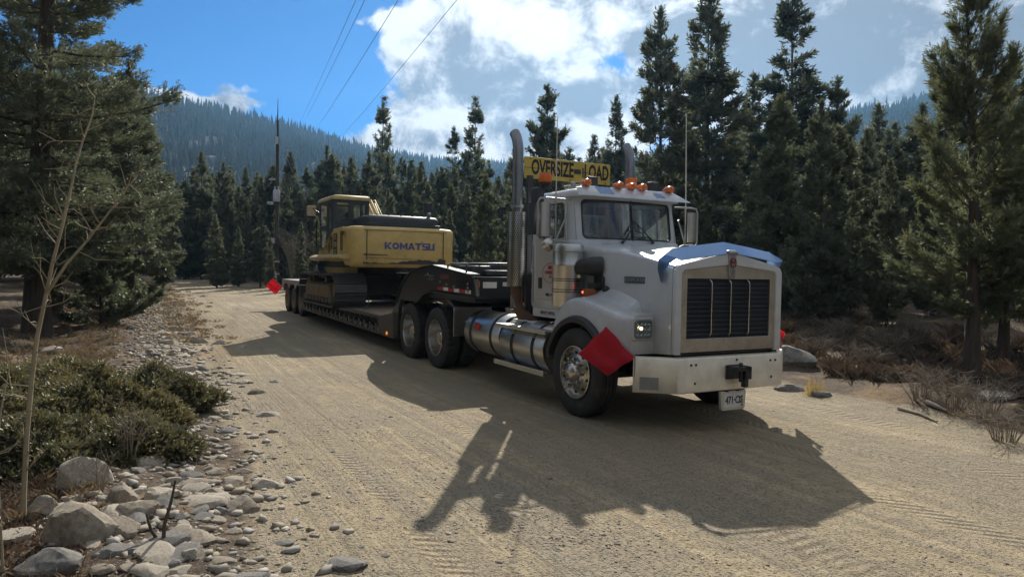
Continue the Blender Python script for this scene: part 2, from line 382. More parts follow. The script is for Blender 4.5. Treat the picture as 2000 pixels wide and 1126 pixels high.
q = np.stack([idx[:-1], nx_[:-1], nx_[1:], idx[1:]], -1).reshape(-1)
V_ = np.stack([gx, gy, gz], -1).reshape(-1, 3)
ground = npmesh('ground', V_, q[::-1], 4, None, smooth=True); T(ground, kind='structure')
gu, gv = UV(gx.ravel(), gy.ravel())
for nm, arr in (('along', gu), ('across', gv), ('road', roadmask(gx.ravel(), gy.ravel()))):
    at = ground.data.attributes.new(nm, 'FLOAT', 'POINT'); at.data.foreach_set('value', arr.astype(np.float32))
gmat = bpy.data.materials.new('ground_dirt'); gmat.use_nodes = True; t = NT(gmat.node_tree); pb = t.n['Principled BSDF']
def attr(n): return t.node('ShaderNodeAttribute', attribute_name=n).outputs['Fac']
al, ac, rdm = attr('along'), attr('across'), attr('road')
tc = t.node('ShaderNodeTexCoord'); ob = tc.outputs['Object']
cb_ = t.node('ShaderNodeCombineXYZ'); t.l.new(al, cb_.inputs[0]); t.l.new(ac, cb_.inputs[1]); rc = cb_.outputs[0]
streak = t.noise(t.mapping(rc, (.16, 5., 1)), 1., 6., .65, .4)           # ruts drawn out along the road
streak2 = t.noise(t.mapping(rc, (.10, 16., 1), (3, 2, 0)), 1., 4., .6, .25)
big = t.noise(ob, .55, 5., .6); mid = t.noise(ob, 5., 6., .65); fine = t.noise(ob, 48., 5., .7); grit = t.noise(ob, 170., 3., .7)
vor = t.node('ShaderNodeTexVoronoi'); t.l.new(ob, vor.inputs['Vector']); vor.inputs['Scale'].default_value = 42.; vor.inputs['Randomness'].default_value = 1.
vor2 = t.node('ShaderNodeTexVoronoi'); t.l.new(ob, vor2.inputs['Vector']); vor2.inputs['Scale'].default_value = 95.
loose = t.ss(t.noise(t.mapping(rc, (.22, 1.3, 1), (9, 4, 0)), 1., 6., .65, .5), .40, .62)      # loose ridges of coarser stuff between the wheel paths
def strip(c, w_): return t.m('SUBTRACT', 1., t.ss(t.m('ABSOLUTE', t.m('SUBTRACT', t.m('ADD', ac, t.m('MULTIPLY', t.m('SINE', t.m('MULTIPLY', al, .33)), .12)), c)), w_*.8, w_))
tread = None
for c, w_, fr_, sl_, ph in ((-3.3, .13, 62., 9., 0), (-2.75, .13, 55., -9., 1), (-1.9, .15, 60., 0., 2), (-.55, .14, 52., 8., 3), (.6, .14, 58., -7., 4), (1.55, .16, 46., 10., 5), (2.05, .14, 60., 0., 6), (-4.1, .1, 70., 6., 2), (.05, .12, 64., -11., 4), (1.1, .12, 60., 5., 0)):
    chev = t.m('SINE', t.m('ADD', t.m('MULTIPLY', al, fr_), t.m('MULTIPLY', t.m('ABSOLUTE', t.m('SUBTRACT', ac, c)), sl_*7.)))
    ribs = t.m('MULTIPLY', chev, strip(c, w_))
    tread = ribs if tread is None else t.m('ADD', tread, ribs)
tread = t.m('MULTIPLY', t.m('MULTIPLY', tread, t.ss(t.noise(ob, .9, 3., .6), .42, .6)), rdm)
smooth_ = t.m('MULTIPLY', rdm, t.ss(t.m('ADD', streak, t.m('MULTIPLY', t.m('SUBTRACT', big, .5), .7)), .42, .62))      # packed wheel paths against loose gravel
dirt = t.mix(t.ss(t.m('ADD', t.m('MULTIPLY', streak2, .45), t.m('MULTIPLY', mid, .55)), .3, .7), (.345, .27, .165), (.455, .365, .225)); dirt = t.mix(t.ss(mid, .35, .7), dirt, (.48, .39, .25))
stone = t.mix(t.ss(vor.outputs['Color'], .25, .8), (.17, .16, .14), (.44, .40, .33))
peb = t.m('MULTIPLY', t.m('SUBTRACT', 1., t.ss(vor.outputs['Distance'], .25, .48)), t.ss(fine, .38, .55))
gravel = t.mix(t.ss(grit, .35, .65), (.245, .2, .14), (.38, .315, .215)); gravel = t.mix(t.m('MULTIPLY', peb, .8), gravel, stone)
road = t.mix(t.m('MULTIPLY', smooth_, .85), gravel, dirt)
road = t.mix(t.m('MULTIPLY', peb, .35), road, stone); road = t.mix(t.m('MULTIPLY', loose, .5), road, t.mix(t.ss(fine, .3, .7), (.20, .165, .11), (.40, .335, .23)))
duff = t.mix(t.ss(t.noise(ob, 16., 8., .7), .35, .65), (.045, .033, .024), (.15, .105, .068)); duff = t.mix(t.ss(t.noise(ob, 1.3, 4., .6), .5, .7), duff, (.27, .18, .09))
duff = t.mix(t.m('MULTIPLY', peb, .35), duff, stone)
leftg = t.m('MULTIPLY', t.ss(ac, -3.3, -4.6), t.ss(t.noise(ob, 1.1, 5., .6), .38, .6)); grasscol = t.mix(fine, (.22, .14, .06), (.34, .24, .12))
road = t.mix(t.m('MULTIPLY', t.ss(t.noise(ob, .35, 5., .65), .5, .66), .45), road, (.27, .24, .19)); road = t.mix(t.m('MULTIPLY', t.ss(t.noise(t.mapping(rc, (.12, .5, 1), (2, 8, 0)), 1., 4., .6, .4), .55, .68), .5), road, (.50, .42, .30))      # damp grey and pale dusty reaches
road = t.mix(t.m('MULTIPLY', leftg, t.ss(al, -4., -10., 0., .9)), road, grasscol)
col = t.mix(t.ss(t.m('ADD', rdm, t.m('MULTIPLY', t.m('SUBTRACT', mid, .5), .9)), .3, .7), duff, road)
t.put(pb.inputs['Base Color'], col); pb.inputs['Roughness'].default_value = .92; pb.inputs['Specular IOR Level'].default_value = .25
hh = t.m('ADD', t.m('MULTIPLY', mid, .034), t.m('ADD', t.m('MULTIPLY', fine, .012), t.m('MULTIPLY', grit, .004)))
hh = t.m('ADD', hh, t.m('MULTIPLY', peb, .010)); hh = t.m('ADD', hh, t.m('MULTIPLY', t.m('SUBTRACT', 1., vor2.outputs['Distance']), .003))
hh = t.m('ADD', hh, t.m('MULTIPLY', rdm, t.m('ADD', t.m('MULTIPLY', streak, .05), t.m('MULTIPLY', t.m('MULTIPLY', streak2, t.ss(t.noise(ob, .7, 4., .6), .36, .62)), .034)))); hh = t.m('ADD', hh, t.m('MULTIPLY', tread, .008))
bn = t.node('ShaderNodeBump'); bn.inputs['Strength'].default_value = 1.; bn.inputs['Distance'].default_value = 1.; t.l.new(hh, bn.inputs['Height']); t.l.new(bn.outputs[0], pb.inputs['Normal'])
ground.data.materials.append(gmat)

# ================================================================ vehicles: frame U forward, V to the right of the photo, W up
TX, TY, YAW = 1.8212, 8.9748, 28.45
eU = Vector((math.sin(R(YAW)), -math.cos(R(YAW)), 0)); eV = Vector((math.cos(R(YAW)), math.sin(R(YAW)), 0)); TO = Vector((TX, TY, 0))
RZ = R(YAW-90)
def vroot(name, org, **kw):
    o = empty(name, TO+eU*org[0]+eV*org[1]+Vector((0, 0, org[2])), RZ, **kw); ORG[o] = Vector(org); return o
def rrect(cx, cy, hw, hh, r, n=4):
    p = []
    for (sx_, sy_, a0) in ((1, 1, 0), (-1, 1, 90), (-1, -1, 180), (1, -1, 270)):
        for k in range(n+1):
            a = R(a0+90*k/n); p.append((cx+sx_*(hw-r)+r*math.cos(a), cy+sy_*(hh-r)+r*math.sin(a)))
    return p
def tyre_mb(c, s, Rr, wd, rim, blocks):
    """c = centre of the tyre, axis along V"""
    h = wd/2; N = 96; m_ = MB(); rings = []
    prof = [(rim, -h*.72), (rim+.02, -h*.82), (rim+(Rr-rim)*.45, -h), (Rr-.05, -h*.97), (Rr-.018, -h*.86), (Rr, -h*.72), (Rr, -h*.42), (Rr-.014, -h*.40), (Rr-.014, -h*.34), (Rr, -h*.32), (Rr, -h*.06), (Rr-.014, -h*.04)]
    prof = prof+[(r_, -y) for r_, y in reversed(prof)]
    for k in range(N):
        a = 2*math.pi*k/N; ring = []
        for j, (r_, y) in enumerate(prof):
            if blocks and k % 3 == 0 and r_ > Rr-.03: r_ -= .016
            if blocks and k % 3 == 1 and abs(y) < h*.35 and r_ > Rr-.01: r_ -= .012
            ring.append((c[0]+r_*math.cos(a), c[1]+y, c[2]+r_*math.sin(a)))
        rings.append(ring)
    n = len(prof); v = [p for r_ in rings for p in r_]
    return m_.add(v, [(i*n+j, i*n+j+1, ((i+1) % N)*n+j+1, ((i+1) % N)*n+j) for i in range(N) for j in range(n-1)])
def wheel(parent, U, V, side, kind, Rr=.53, wd=.29, W=None, rimr=.298, mat_=None):
    """side -1: outer face towards -V; V = plane of the outer face"""
    W = Rr if W is None else W; q = -side; mat_ = mat_ or chrome
    o = (U, V, W); m_ = MB(); ax = (0, side, 0); s_ = rimr/.298
    L = lambda prof, n=40: m_.lathe(o, ax, [(r_*s_, h) for r_, h in prof], n)
    if kind == 'front':
        L([(.285, -.24), (.3, -.02), (.318, -.004), (.318, .004), (.302, .006), (.292, -.02), (.284, -.045), (.255, -.04), (.215, -.015), (.13, .0), (.122, .004), (.115, .05), (.09, .075), (.055, .09), (.0, .092)])
        for k in range(10):
            a = 2*math.pi*k/10; cx, cz = U+.168*s_*math.cos(a), W+.168*s_*math.sin(a)
            m_.lathe((cx, V, cz), ax, [(.024, -.02), (.022, .03), (.018, .062), (.0, .07)], 10)
    else:
        L([(.285, -.3), (.3, -.02), (.318, -.004), (.318, .004), (.302, .006), (.294, -.03), (.284, -.15), (.268, -.19), (.2, -.2), (.15, -.195), (.14, -.19), (.12, -.08), (.1, -.06), (.04, -.055), (.0, -.055)])
        for k in range(10):
            a = 2*math.pi*k/10; m_.lathe((U+.175*s_*math.cos(a), V, W+.175*s_*math.sin(a)), ax, [(.017, -.2), (.016, -.165), (0, -.16)], 8)
    wh = m_.link('wheel', mat_, parent, org=o)
    hl = MB(); d_ = -.022 if kind == 'front' else -.197
    for k in range(10):
        a = 2*math.pi*(k+.5)/10; r0 = .232*s_
        hl.lathe((U+r0*math.cos(a), V, W+r0*math.sin(a)), ax, [(.02, d_-.02), (.02, d_+.004), (0, d_+.0042)], 12)
    if kind != 'plain': hl.link_each('hand_hole', ink, wh)
    tyre_mb((U, V+q*(wd/2-.008), W), side, Rr, wd, rimr*.98, kind == 'drive').link('tyre', rubber, wh, smooth=30)
    return wh

# ---------------------------------------------------------------- the road tractor
trk = vroot('semi_truck', (0, 0, 0), label='white semi truck with chrome stacks, amber beacons and yellow banner on the dirt road', cat='truck')
P = trk
MB().box((-6.4, -.46, .78), (1.0, -.38, 1.03)).box((-6.4, .38, .78), (1.0, .46, 1.03)).box((-6.3, -.4, .8), (-6.2, .4, 1.)).box((-3.0, -.4, .82), (-2.85, .4, 1.)).box((.6, -.4, .7), (.95, .4, .95)).link('chassis_frame', black, P, bevel=.008)
ax_ = MB()
for U in (0, -4.34, -5.68): ax_.tube([(U, -1.0, .5), (U, 1.0, .5)], .075, 10)
for U in (-4.34, -5.68): ax_.ball((U, 0, .5), .24, 12, 8)
ax_.box((-5.3, -.5, .62), (-4.7, -.4, .8)).box((-5.3, .4, .62), (-4.7, .5, .8)).box((-6.0, -.5, .5), (-4.0, -.42, .64)).box((-6.0, .42, .5), (-4.0, .5, .64)).box((-.6, -.5, .48), (.7, -.4, .56)).box((-.6, .4, .48), (.7, .5, .56)).tube([(-1.2, 0, .72), (-4.3, 0, .62)], .06, 8)
ax_.box((-1.6, -.34, .48), (.75, .34, 1.2)).link('axles', black, P, bevel=.01)
MB().box((-1.5, -.5, .62), (-.75, .5, 1.12)).box((-.75, -.9, 1.), (-.66, .9, 1.5)).link('underbody', black, P)
wheel(P, 0, -1.2, -1, 'front'); wheel(P, 0, 1.2, 1, 'front')
for U in (-4.34, -5.68):
    for s in (-1, 1):
        wheel(P, U, s*1.22, s, 'drive', wd=.275)
        tyre_mb((U, s*(1.22-.46), .53), s, .53, .275, .29, True).link('inner_tyre', rubber, P, smooth=30)

# bumper
outl = [(1.03, -1.135), (1.05, -1.15), (1.345, -.79), (1.36, -.73), (1.36, .73), (1.345, .79), (1.05, 1.15), (1.03, 1.135)]
inn = [(1.025, -1.12), (1.035, -1.13), (1.325, -.785), (1.34, -.72), (1.34, .72), (1.325, .785), (1.035, 1.13), (1.025, 1.12)]
b = MB(); rings = []
for (uo, vo), (ui, vi) in zip(outl, inn):
    rings.append([(ui, vi, .46), (uo-.012, vo, .455), (uo, vo, .467), (uo, vo, .81), (uo-.012, vo, .835), (uo-.09, vo*.985, .84), (uo-.09, vo*.985, .832), (ui, vi, .825)])
bump = b.loft(rings).link('bumper', bumpmat, P, bevel=.004)
bl = MB()
for vv, ww in ((-.62, .76), (-.55, .76), (.58, .76), (.66, .76), (-.56, .56), (.6, .57), (.05, .79)):
    bl.lathe((1.36, vv, ww), (1, 0, 0), [(.014, -.01), (.014, .006), (.008, .011), (0, .011)], 10)
bl.link_each('bolt', black, bump)
# dull square on the bumper's bent end
e0, e1 = Vector((1.05, -1.15, 0)), Vector((1.345, -.79, 0)); ed = (e1-e0).normalized(); en = Vector((ed.y, -ed.x, 0)); en = en if en.x > 0 else -en
q0 = e0+ed*.07; q1 = e0+ed*.27
MB().add([q0+en*.003+Vector((0, 0, .49)), q1+en*.003+Vector((0, 0, .49)), q1+en*.003+Vector((0, 0, .625)), q0+en*.003+Vector((0, 0, .625)),
          q0+Vector((0, 0, .49)), q1+Vector((0, 0, .49)), q1+Vector((0, 0, .625)), q0+Vector((0, 0, .625))], [(0, 1, 2, 3), (4, 7, 6, 5), (0, 4, 5, 1), (1, 5, 6, 2), (2, 6, 7, 3), (3, 7, 4, 0)]).link('dull_patch', patch, bump)
# tow pintle
MB().box((1.36, -.12, .58), (1.385, .12, .74)).box((1.385, -.11, .60), (1.47, -.02, .72)).box((1.385, .03, .59), (1.52, .12, .73)).box((1.4, -.1, .68), (1.52, .11, .73)).box((1.44, .035, .50), (1.5, .095, .6)).tube([(1.47, .0, .56), (1.47, .0, .77)], .022, 8).link('tow_hitch', black, P, bevel=.012)
pf = MB(); o_ = rrect(0, .335, .195, .115, .02, 2)
fr = MB().prism([(v*.97, w_) for v, w_ in [(-.185, .262), (-.165, .235), (.165, .235), (.185, .262), (.195, .445), (.12, .445), (.12, .435), (.05, .435), (.05, .445), (-.05, .445), (-.05, .435), (-.12, .435), (-.12, .445), (-.195, .445)]], 0, 1.335, 1.375).link('licence_plate_holder', cream, P, bevel=.006)
pl = MB().prism(rrect(0, .345, .152, .076, .012, 3), 0, 1.374, 1.380).link('licence_plate', platem, P)
text('plate_number', '471·CIS', .115, mat('plate_ink', (.05, .05, .06), .5), pl, (1.381, .006, .345), (0, 1, 0), (0, 0, 1), sx=.72, bold=.003)
MB().prism(rrect(.128, .287, .012, .012, .003, 2), 0, 1.378, 1.382).link('plate_sticker', redink, pl)

# hood: sections from cowl to nose
def hood_ring(U, hw, wside, wtop, rr=.07, bot=1.0, fl=0.):
    p = [(-hw, bot), (-hw, bot+(wside-rr-bot)*.5), (-hw, wside-rr)]
    for k in range(1, 4): a = R(90*k/4); p.append((-hw+rr-rr*math.cos(a), wside-rr+rr*math.sin(a)))
    p += [(-hw+rr, wside), (-hw*.5, wside+(wtop-wside)*.52), (0, wtop)]
    p = p+[(-v, w_) for v, w_ in reversed(p[:-1])]
    return [(U, v, w_) for v, w_ in p]
hs = [(-.56, .80, 2.075, 2.115, .10), (-.3, .765, 2.055, 2.105, .07), (.2, .765, 2.0, 2.075, .045), (.8, .785, 1.91, 2.03, .045), (1.1, .805, 1.85, 2.0, .05), (1.25, .81, 1.825, 1.985, .06)]
hood = MB().loft([hood_ring(U, hw, a, c, r_, .9 if U > .5 else 1.0) for U, hw, a, c, r_ in hs]).link('hood', white, P, smooth=50)
# grille surround: white frame with a roof-shaped top
def gable(hw, w0, wsd, wpk, r_, n=3):
    p = [(-hw, w0)]
    for k in range(n+1): a = R(80*k/n); p.append((-hw+r_-r_*math.cos(a), wsd-r_+r_*math.sin(a)))
    p.append((0, wpk)); q = [(-v, w_) for v, w_ in reversed(p[:-1])]
    return p+q
g0 = gable(.812, .868, 1.835, 1.985, .10); g1 = gable(.712, .868, 1.775, 1.84, .05)
sur = MB().frame([(1.25, *p) for p in g0], [(1.25, *p) for p in g1], (.05, 0, 0)).link('grille_surround', white, hood, bevel=.016, seg=3)
# stainless inner frame
so_ = gable(.711, .885, 1.774, 1.838, .05); si = [(-.628, 1.03)]+[(-.628, 1.683)]*4+[(0, 1.683)]+[(.628, 1.683)]*4+[(.628, 1.03)]
MB().frame([(1.262, *p) for p in so_], [(1.262, *p) for p in si], (.022, 0, 0)).link('grille_trim', mat('stained_stainless', (.50, .46, .39), .38, .85, dirt=(.34, .28, .2), damt=.5, dscale=8., bump=.15, bscale=9.), hood, bevel=.003)
rv = MB()
for s in (-1, 1):
    for k in range(9): rv.lathe((1.284, s*.67, .95+k*.1), (1, 0, 0), [(.008, 0), (.006, .004), (0, .005)], 8)
for k in range(7): rv.lathe((1.284, -.5+k/6., .93), (1, 0, 0), [(.008, 0), (.006, .004), (0, .005)], 8)
rv.link_each('rivet', greysteel, hood)
gr = MB().box((1.245, -.64, 1.0), (1.254, .64, 1.7))
for k in range(26): gr.add([(1.254, -.628, 1.05+k*.0252), (1.254, .628, 1.05+k*.0252), (1.272, .628, 1.036+k*.0252), (1.272, -.628, 1.036+k*.0252), (1.254, -.628, 1.054+k*.0252), (1.254, .628, 1.054+k*.0252), (1.274, .628, 1.038+k*.0252), (1.274, -.628, 1.038+k*.0252)], [(0, 1, 2, 3), (4, 7, 6, 5), (3, 2, 6, 7), (0, 4, 5, 1)])
gm = gr.link('grille', mat('grille_dark', (.026, .032, .045), .4, 0., dirt=(.08, .075, .07), damt=.25), P)
gs = MB()
for k in range(12): gs.box((1.273, -.628, 1.075+k*.0504), (1.2755, .628, 1.0768+k*.0504))
gs.link('grille_wire', silver, gm)
for v in (-.285, 0., .285):
    MB().tube([(1.27, v-.012, 1.67), (1.285, v, 1.655), (1.292, v+.004, 1.62), (1.292, v+.004, 1.09), (1.275, v, 1.06)], .0085, 8).link('grille_bar', chrome, gm)
# nose emblem
em = MB().loft([[(1.22, -.06, 1.94), (1.33, -.062, 1.95), (1.33, .062, 1.95), (1.22, .06, 1.94)], [(1.24, -.07, 1.985), (1.325, -.072, 1.985), (1.325, .072, 1.985), (1.24, .07, 1.985)], [(1.25, -.06, 2.005), (1.31, -.055, 2.002), (1.31, .055, 2.002), (1.25, .06, 2.005)]]).prism([(-.058, 1.95), (-.05, 1.78), (-.04, 1.69), (.04, 1.69), (.05, 1.78), (.058, 1.95)], 0, 1.27, 1.315).link('nose_badge', greysteel, P, bevel=.008)
st = MB()
for v in (-.027, -.009, .009, .027): st.box((1.315, v-.004, 1.692), (1.322, v+.004, 1.79))
st.link_each('badge_stripe', silver, em)
dsk = MB().prism([(.05*math.cos(R(a)), 1.862+.058*math.sin(R(a))) for a in range(0, 360, 15)], 0, 1.314, 1.322).link('badge_disc', mat('badge_red', (.16, .025, .025), .4), em)
text('badge_letters', 'K\nW', .056, silver, em, (1.3225, 0, 1.864), (0, 1, 0), (0, 0, 1), bold=.001)
text('badge_name', 'KENWORTH', .02, silver, em, (1.331, 0, 1.966), (0, 1, 0), (0, 0, 1))
# polished shield over the nose, reflected sky put into its colour
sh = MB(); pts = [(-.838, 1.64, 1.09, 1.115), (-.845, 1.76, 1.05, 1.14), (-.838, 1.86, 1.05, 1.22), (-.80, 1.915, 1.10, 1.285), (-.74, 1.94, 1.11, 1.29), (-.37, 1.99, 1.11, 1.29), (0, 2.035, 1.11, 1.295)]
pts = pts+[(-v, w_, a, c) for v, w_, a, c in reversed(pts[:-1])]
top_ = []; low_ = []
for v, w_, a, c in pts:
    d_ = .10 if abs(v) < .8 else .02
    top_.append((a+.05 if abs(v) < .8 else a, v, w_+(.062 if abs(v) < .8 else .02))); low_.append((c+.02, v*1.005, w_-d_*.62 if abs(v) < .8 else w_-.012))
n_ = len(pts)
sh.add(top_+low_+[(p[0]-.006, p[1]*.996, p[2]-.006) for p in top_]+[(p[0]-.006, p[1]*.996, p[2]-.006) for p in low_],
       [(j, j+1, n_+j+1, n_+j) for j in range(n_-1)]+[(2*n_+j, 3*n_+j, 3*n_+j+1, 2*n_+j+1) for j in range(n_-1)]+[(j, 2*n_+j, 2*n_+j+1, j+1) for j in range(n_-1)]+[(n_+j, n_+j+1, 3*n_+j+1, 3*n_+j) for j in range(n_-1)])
shield = sh.link('hood_shield', skysteel, hood, smooth=25)
# side emblem, small number
e_ = MB().box((.39, -.79, 1.612), (.765, -.775, 1.688)).link('name_plate', emblem, P, bevel=.004)
text('name_letters', 'KENWORTH', .062, silver, e_, (.578, -.7915, 1.65), (1, 0, 0), (0, 0, 1), sx=1.05)
text('unit_number', '1', .1, ink, hood, (-.07, -.768, 1.75), (1, 0, 0), (0, 0, 1), ext=.003)

# fenders with headlamp pods
def fender(s):
    m_ = MB(); rings = []
    us = [-.66, -.6, -.5, -.38, -.25, -.12, 0, .12, .25, .36, .46, .54, .6, .64, .72, .82, .92, .955]
    for U in us:
        top = 1.42-.30*max(0, (-U-.05)/.6)**2.2 if U < -.05 else 1.42-.155*min(1, U/.75)**1.3
        if U < -.3: top -= .25*((-U-.3)/.36)**2
        arch = .53+math.sqrt(max(0, .63**2-U*U)) if abs(U) < .615 else .70
        bot = max(arch, .70 if U < 0 else .845)
        out = 1.17 if U < .5 else 1.17-.055*(U-.5)/.45
        top = max(top, bot+.035); r_ = .05
        p = [(.74, bot), (.74, min(top+.16, 1.55) if U < .7 else top+.02), (.86, top+.045 if U < .7 else top+.012), (1.0, top+.012), (out-r_, top), (out-.012, top-r_*.5), (out, max(top-r_*1.3, bot+.01)), (out, bot)]
        rings.append([(U, s*v, w_) for v, w_ in p])
    f = m_.loft(rings).link('fender', white, P, smooth=42)
    lip = MB(); pts_ = [(-.60, s*1.175, .64)]+[(.645*math.cos(R(a)), s*1.178, .53+.645*math.sin(R(a))) for a in range(165, 15, -6)]+[(.63, s*1.17, .72)]
    ring = []
    for p in pts_:
        d_ = Vector((p[0], 0, p[2]-.53)).normalized()
        ring.append([Vector(p)+d_*a+Vector((0, s*b, 0)) for a, b in ((-.06, .0), (-.05, .045), (.012, .05), (.035, .0), (0, -.25), (-.05, -.25))])
    lip.loft(ring).link('fender_flare', plastic, f, bevel=.006)
    # lamp
    c_ = (.957, s*.965, 1.125)
    hp = MB().prism(rrect(s*.965, 1.122, .15, .125, .03, 4), 0, .93, .972).link('headlamp_housing', white, f, bevel=.01)
    hb = MB().frame([(.97, *p) for p in rrect(s*.965, 1.122, .118, .1, .035, 4)], [(.97, *p) for p in rrect(s*.965, 1.122, .092, .074, .022, 4)], (.022, 0, 0)).link('headlamp', mat('lamp_bezel', (.2, .21, .22), .35, .6), P, bevel=.006)
    rf = MB()
    for i in range(7):
        for j in range(5):
            v = s*.965-.09+i*.0258; w_ = 1.05+j*.0288; rf.add([(.972+.006*((i+j) % 2), v, w_), (.98-.006*(j % 2), v+.0258, w_), (.972+.006*((i*3+j) % 2), v+.0258, w_+.0288), (.98, v, w_+.0288)], [(0, 1, 2, 3)])
    rf.link('reflector', headlens, hb, smooth=0)
    MB().lathe((.975, s*.965-.03, 1.13), (1, 0, 0), [(.02, 0), (.016, .014), (0, .016)], 12).link('bulb', bulb, hb)
    MB().prism(rrect(s*.965, 1.122, .093, .075, .022, 4), 0, .987, .990).link('lens', glass('lamp_glass', (.92, .95, .95), .05), hb)
    return f
fender(-1); fender(1)
MB().box((-.5, -.72, 1.0), (.9, .72, 1.3)).link('engine_bay', black, hood)
# apron between pod and grille
for s in (-1, 1): MB().loft([[(.93, s*.80, .845), (.93, s*.80, 1.3), (.93, s*.72, 1.3), (.93, s*.72, .845)], [(1.25, s*.808, .868), (1.25, s*.808, 1.3), (1.25, s*.72, 1.3), (1.25, s*.72, .868)]]).link('nose_side', white, hood)
MB().box((1.19, -.78, .835), (1.24, .78, .87)).box((1.24, -.77, .845), (1.28, -.69, .868)).box((1.24, .69, .845), (1.28, .77, .868)).link('grille_base', black, hood)
# intake, air cleaners, turn lamps
for s in (-1, 1):
    ac = MB().lathe((-.5, s*1.0, 0), (0, 0, 1), [(0, 1.29), (.19, 1.29), (.195, 1.3), (.195, 1.79), (.2, 1.8), (.2, 1.82), (.195, 1.83), (.195, 1.97), (.202, 1.975), (.202, 2.05), (.19, 2.075), (.12, 2.09), (0, 2.09)], 48).link('air_cleaner', steel, P, smooth=50)
    bd = MB()
    for w_ in (1.47, 1.50, 1.61, 1.635): bd.lathe((-.5, s*1.0, 0), (0, 0, 1), [(.196, w_), (.199, w_+.002), (.199, w_+.008), (.196, w_+.01)], 40)
    bd.link('clamp_band', black, ac)
    MB().tube([(-.42, s*.98, 1.72), (-.28, s*.93, 1.79), (-.18, s*.84, 1.8), (-.12, s*.74, 1.8)], [.07, .1, .12, .125], 20).link('intake_elbow', plastic, P)
    MB().tube([(-.33, s*.95, 1.66), (-.31, s*.955, 1.84)], .05, 14).link('intake_clamp', chrome, P)
    MB().prism([(-.22, 1.40), (-.02, 1.40), (-.02, 1.66), (-.12, 1.72), (-.22, 1.72)], 1, s*.74, s*.80).tube([(.0, s*.79, 1.40), (.02, s*.79, 1.5), (.06, s*.79, 1.55)], .035, 8).link('cowl_vent', plastic, P, bevel=.02)
    tl_ = MB().box((-.19, s*.86, 1.43), (-.06, s*.99, 1.525)).link('turn_lamp', mat('turn_lens', (.30, .085, .03), .3), P, bevel=.012)
    MB().ball((-.172, s*.985, 1.482), .016).link('lit_element', redlamp, tl_)
    MB().box((-.2, s*.8, 1.53), (-.05, s*.9, 1.6)).link('lamp_bracket', plastic, P)

# ---------------------------------------------------------------- cab
def bil(c, pts):      # outline in the unit square -> quad with corners c00,c10,c11,c01
    c = [Vector(p) for p in c]
    return [c[0]*(1-a)*(1-b)+c[1]*a*(1-b)+c[2]*a*b+c[3]*(1-a)*b for a, b in pts]
def uq(r_, n=3): return [((x+1)/2, (y+1)/2) for x, y in rrect(0, 0, 1, 1, r_, n)]
def plan(i, hv=.92):  # cab outline seen from above, shrunk by i
    return [(-.50-i, -.80+i*.6), (-.62-i*.6, -hv+i), (-1.54+i*.5, -hv+i), (-1.62+i, -hv+.08+i), (-1.62+i, hv-.08-i), (-1.54+i*.5, hv-i), (-.62-i*.6, hv-i), (-.50-i, .80-i*.6)]
cab = MB().loft([[(u, v, w_) for u, v in plan(i)] for i, w_ in ((.03, 1.2), (0., 1.24), (0., 2.10), (.02, 2.14))]).link('cab', white, P, bevel=.012)
MB().loft([[(u, v, w_) for u, v in plan(i, .885)] for i, w_ in ((.0, 2.70), (.0, 2.745), (.03, 2.785), (.09, 2.81), (.22, 2.825))]).link('roof', white, cab, smooth=60)
MB().box((-1.58, -.82, 2.68), (-.75, .82, 2.705)).box((-.85, -.78, 2.12), (-.62, .78, 2.17)).link('headliner', interior, cab)
def wsU(v, w_): return -.475-.10*(v/.734)**2-.135*(w_-2.16)
N_ = 6
def wsring(hv, w0, w1, r_, dv=0.):
    return [(wsU(v, w_)+dv, v, w_) for v, w_ in rrect(0, (w0+w1)/2, hv, (w1-w0)/2, r_, N_)]
# dense outlines so that the frame follows the bend
def dens_(ring, dv):
    out = []
    for i in range(len(ring)):
        a, b = ring[i], ring[(i+1) % len(ring)]
        k = 8 if abs(a[1]-b[1]) > .5 else 1
        for q in range(k):
            v = a[1]+(b[1]-a[1])*q/k; w_ = a[2]+(b[2]-a[2])*q/k; out.append((wsU(v, w_)+dv, v, w_))
    return out
o1, i1 = dens_(wsring(.815, 2.095, 2.735, .05), .01), dens_(wsring(.735, 2.165, 2.668, .07), .012)
MB().frame(o1, i1, (-.05, 0, 0)).link('windscreen_surround', white, cab, smooth=50)
MB().frame(dens_(wsring(.742, 2.158, 2.675, .07), .016), dens_(wsring(.722, 2.178, 2.655, .06), .016), (-.02, 0, 0)).link('rubber_seal', plastic, cab)
for s in (-1, 1):
    g = MB(); nv = 8; grid = [[(wsU(s*(.006+.722*i/nv), 2.165+.503*j/4)-.004, s*(.006+.722*i/nv), 2.165+.503*j/4) for i in range(nv+1)] for j in range(5)]
    g.add([p for r_ in grid for p in r_], [(j*(nv+1)+i, j*(nv+1)+i+1, (j+1)*(nv+1)+i+1, (j+1)*(nv+1)+i) for j in range(4) for i in range(nv)])
    g.link('windscreen', glassw, cab, fixn=False)
MB().tube([(wsU(0, 2.15)+.012, 0, 2.15), (wsU(0, 2.68)+.012, 0, 2.68)], .011, 6).link('windscreen_divider', plastic, cab)
for a, b in (((-.2, 2.125), (.0, 2.37)), ((.31, 2.135), (.06, 2.38))):
    pa = Vector((wsU(a[0], a[1])+.05, a[0], a[1])); pb = Vector((wsU(b[0], b[1])+.035, b[0], b[1]))
    MB().tube([pa, pa*.5+pb*.5+Vector((.02, 0, 0)), pb], .008, 6).tube([pb+Vector((0, -.05 if a[0] < 0 else .05, -.09)), pb, pb+Vector((-.01, (pa.y-pb.y)*-.25, .04))], .007, 6).tube([pa+Vector((0, .035, 0)), pb], .006, 6).ball(pa, .022, 8, 6).link('wiper', plastic, cab)
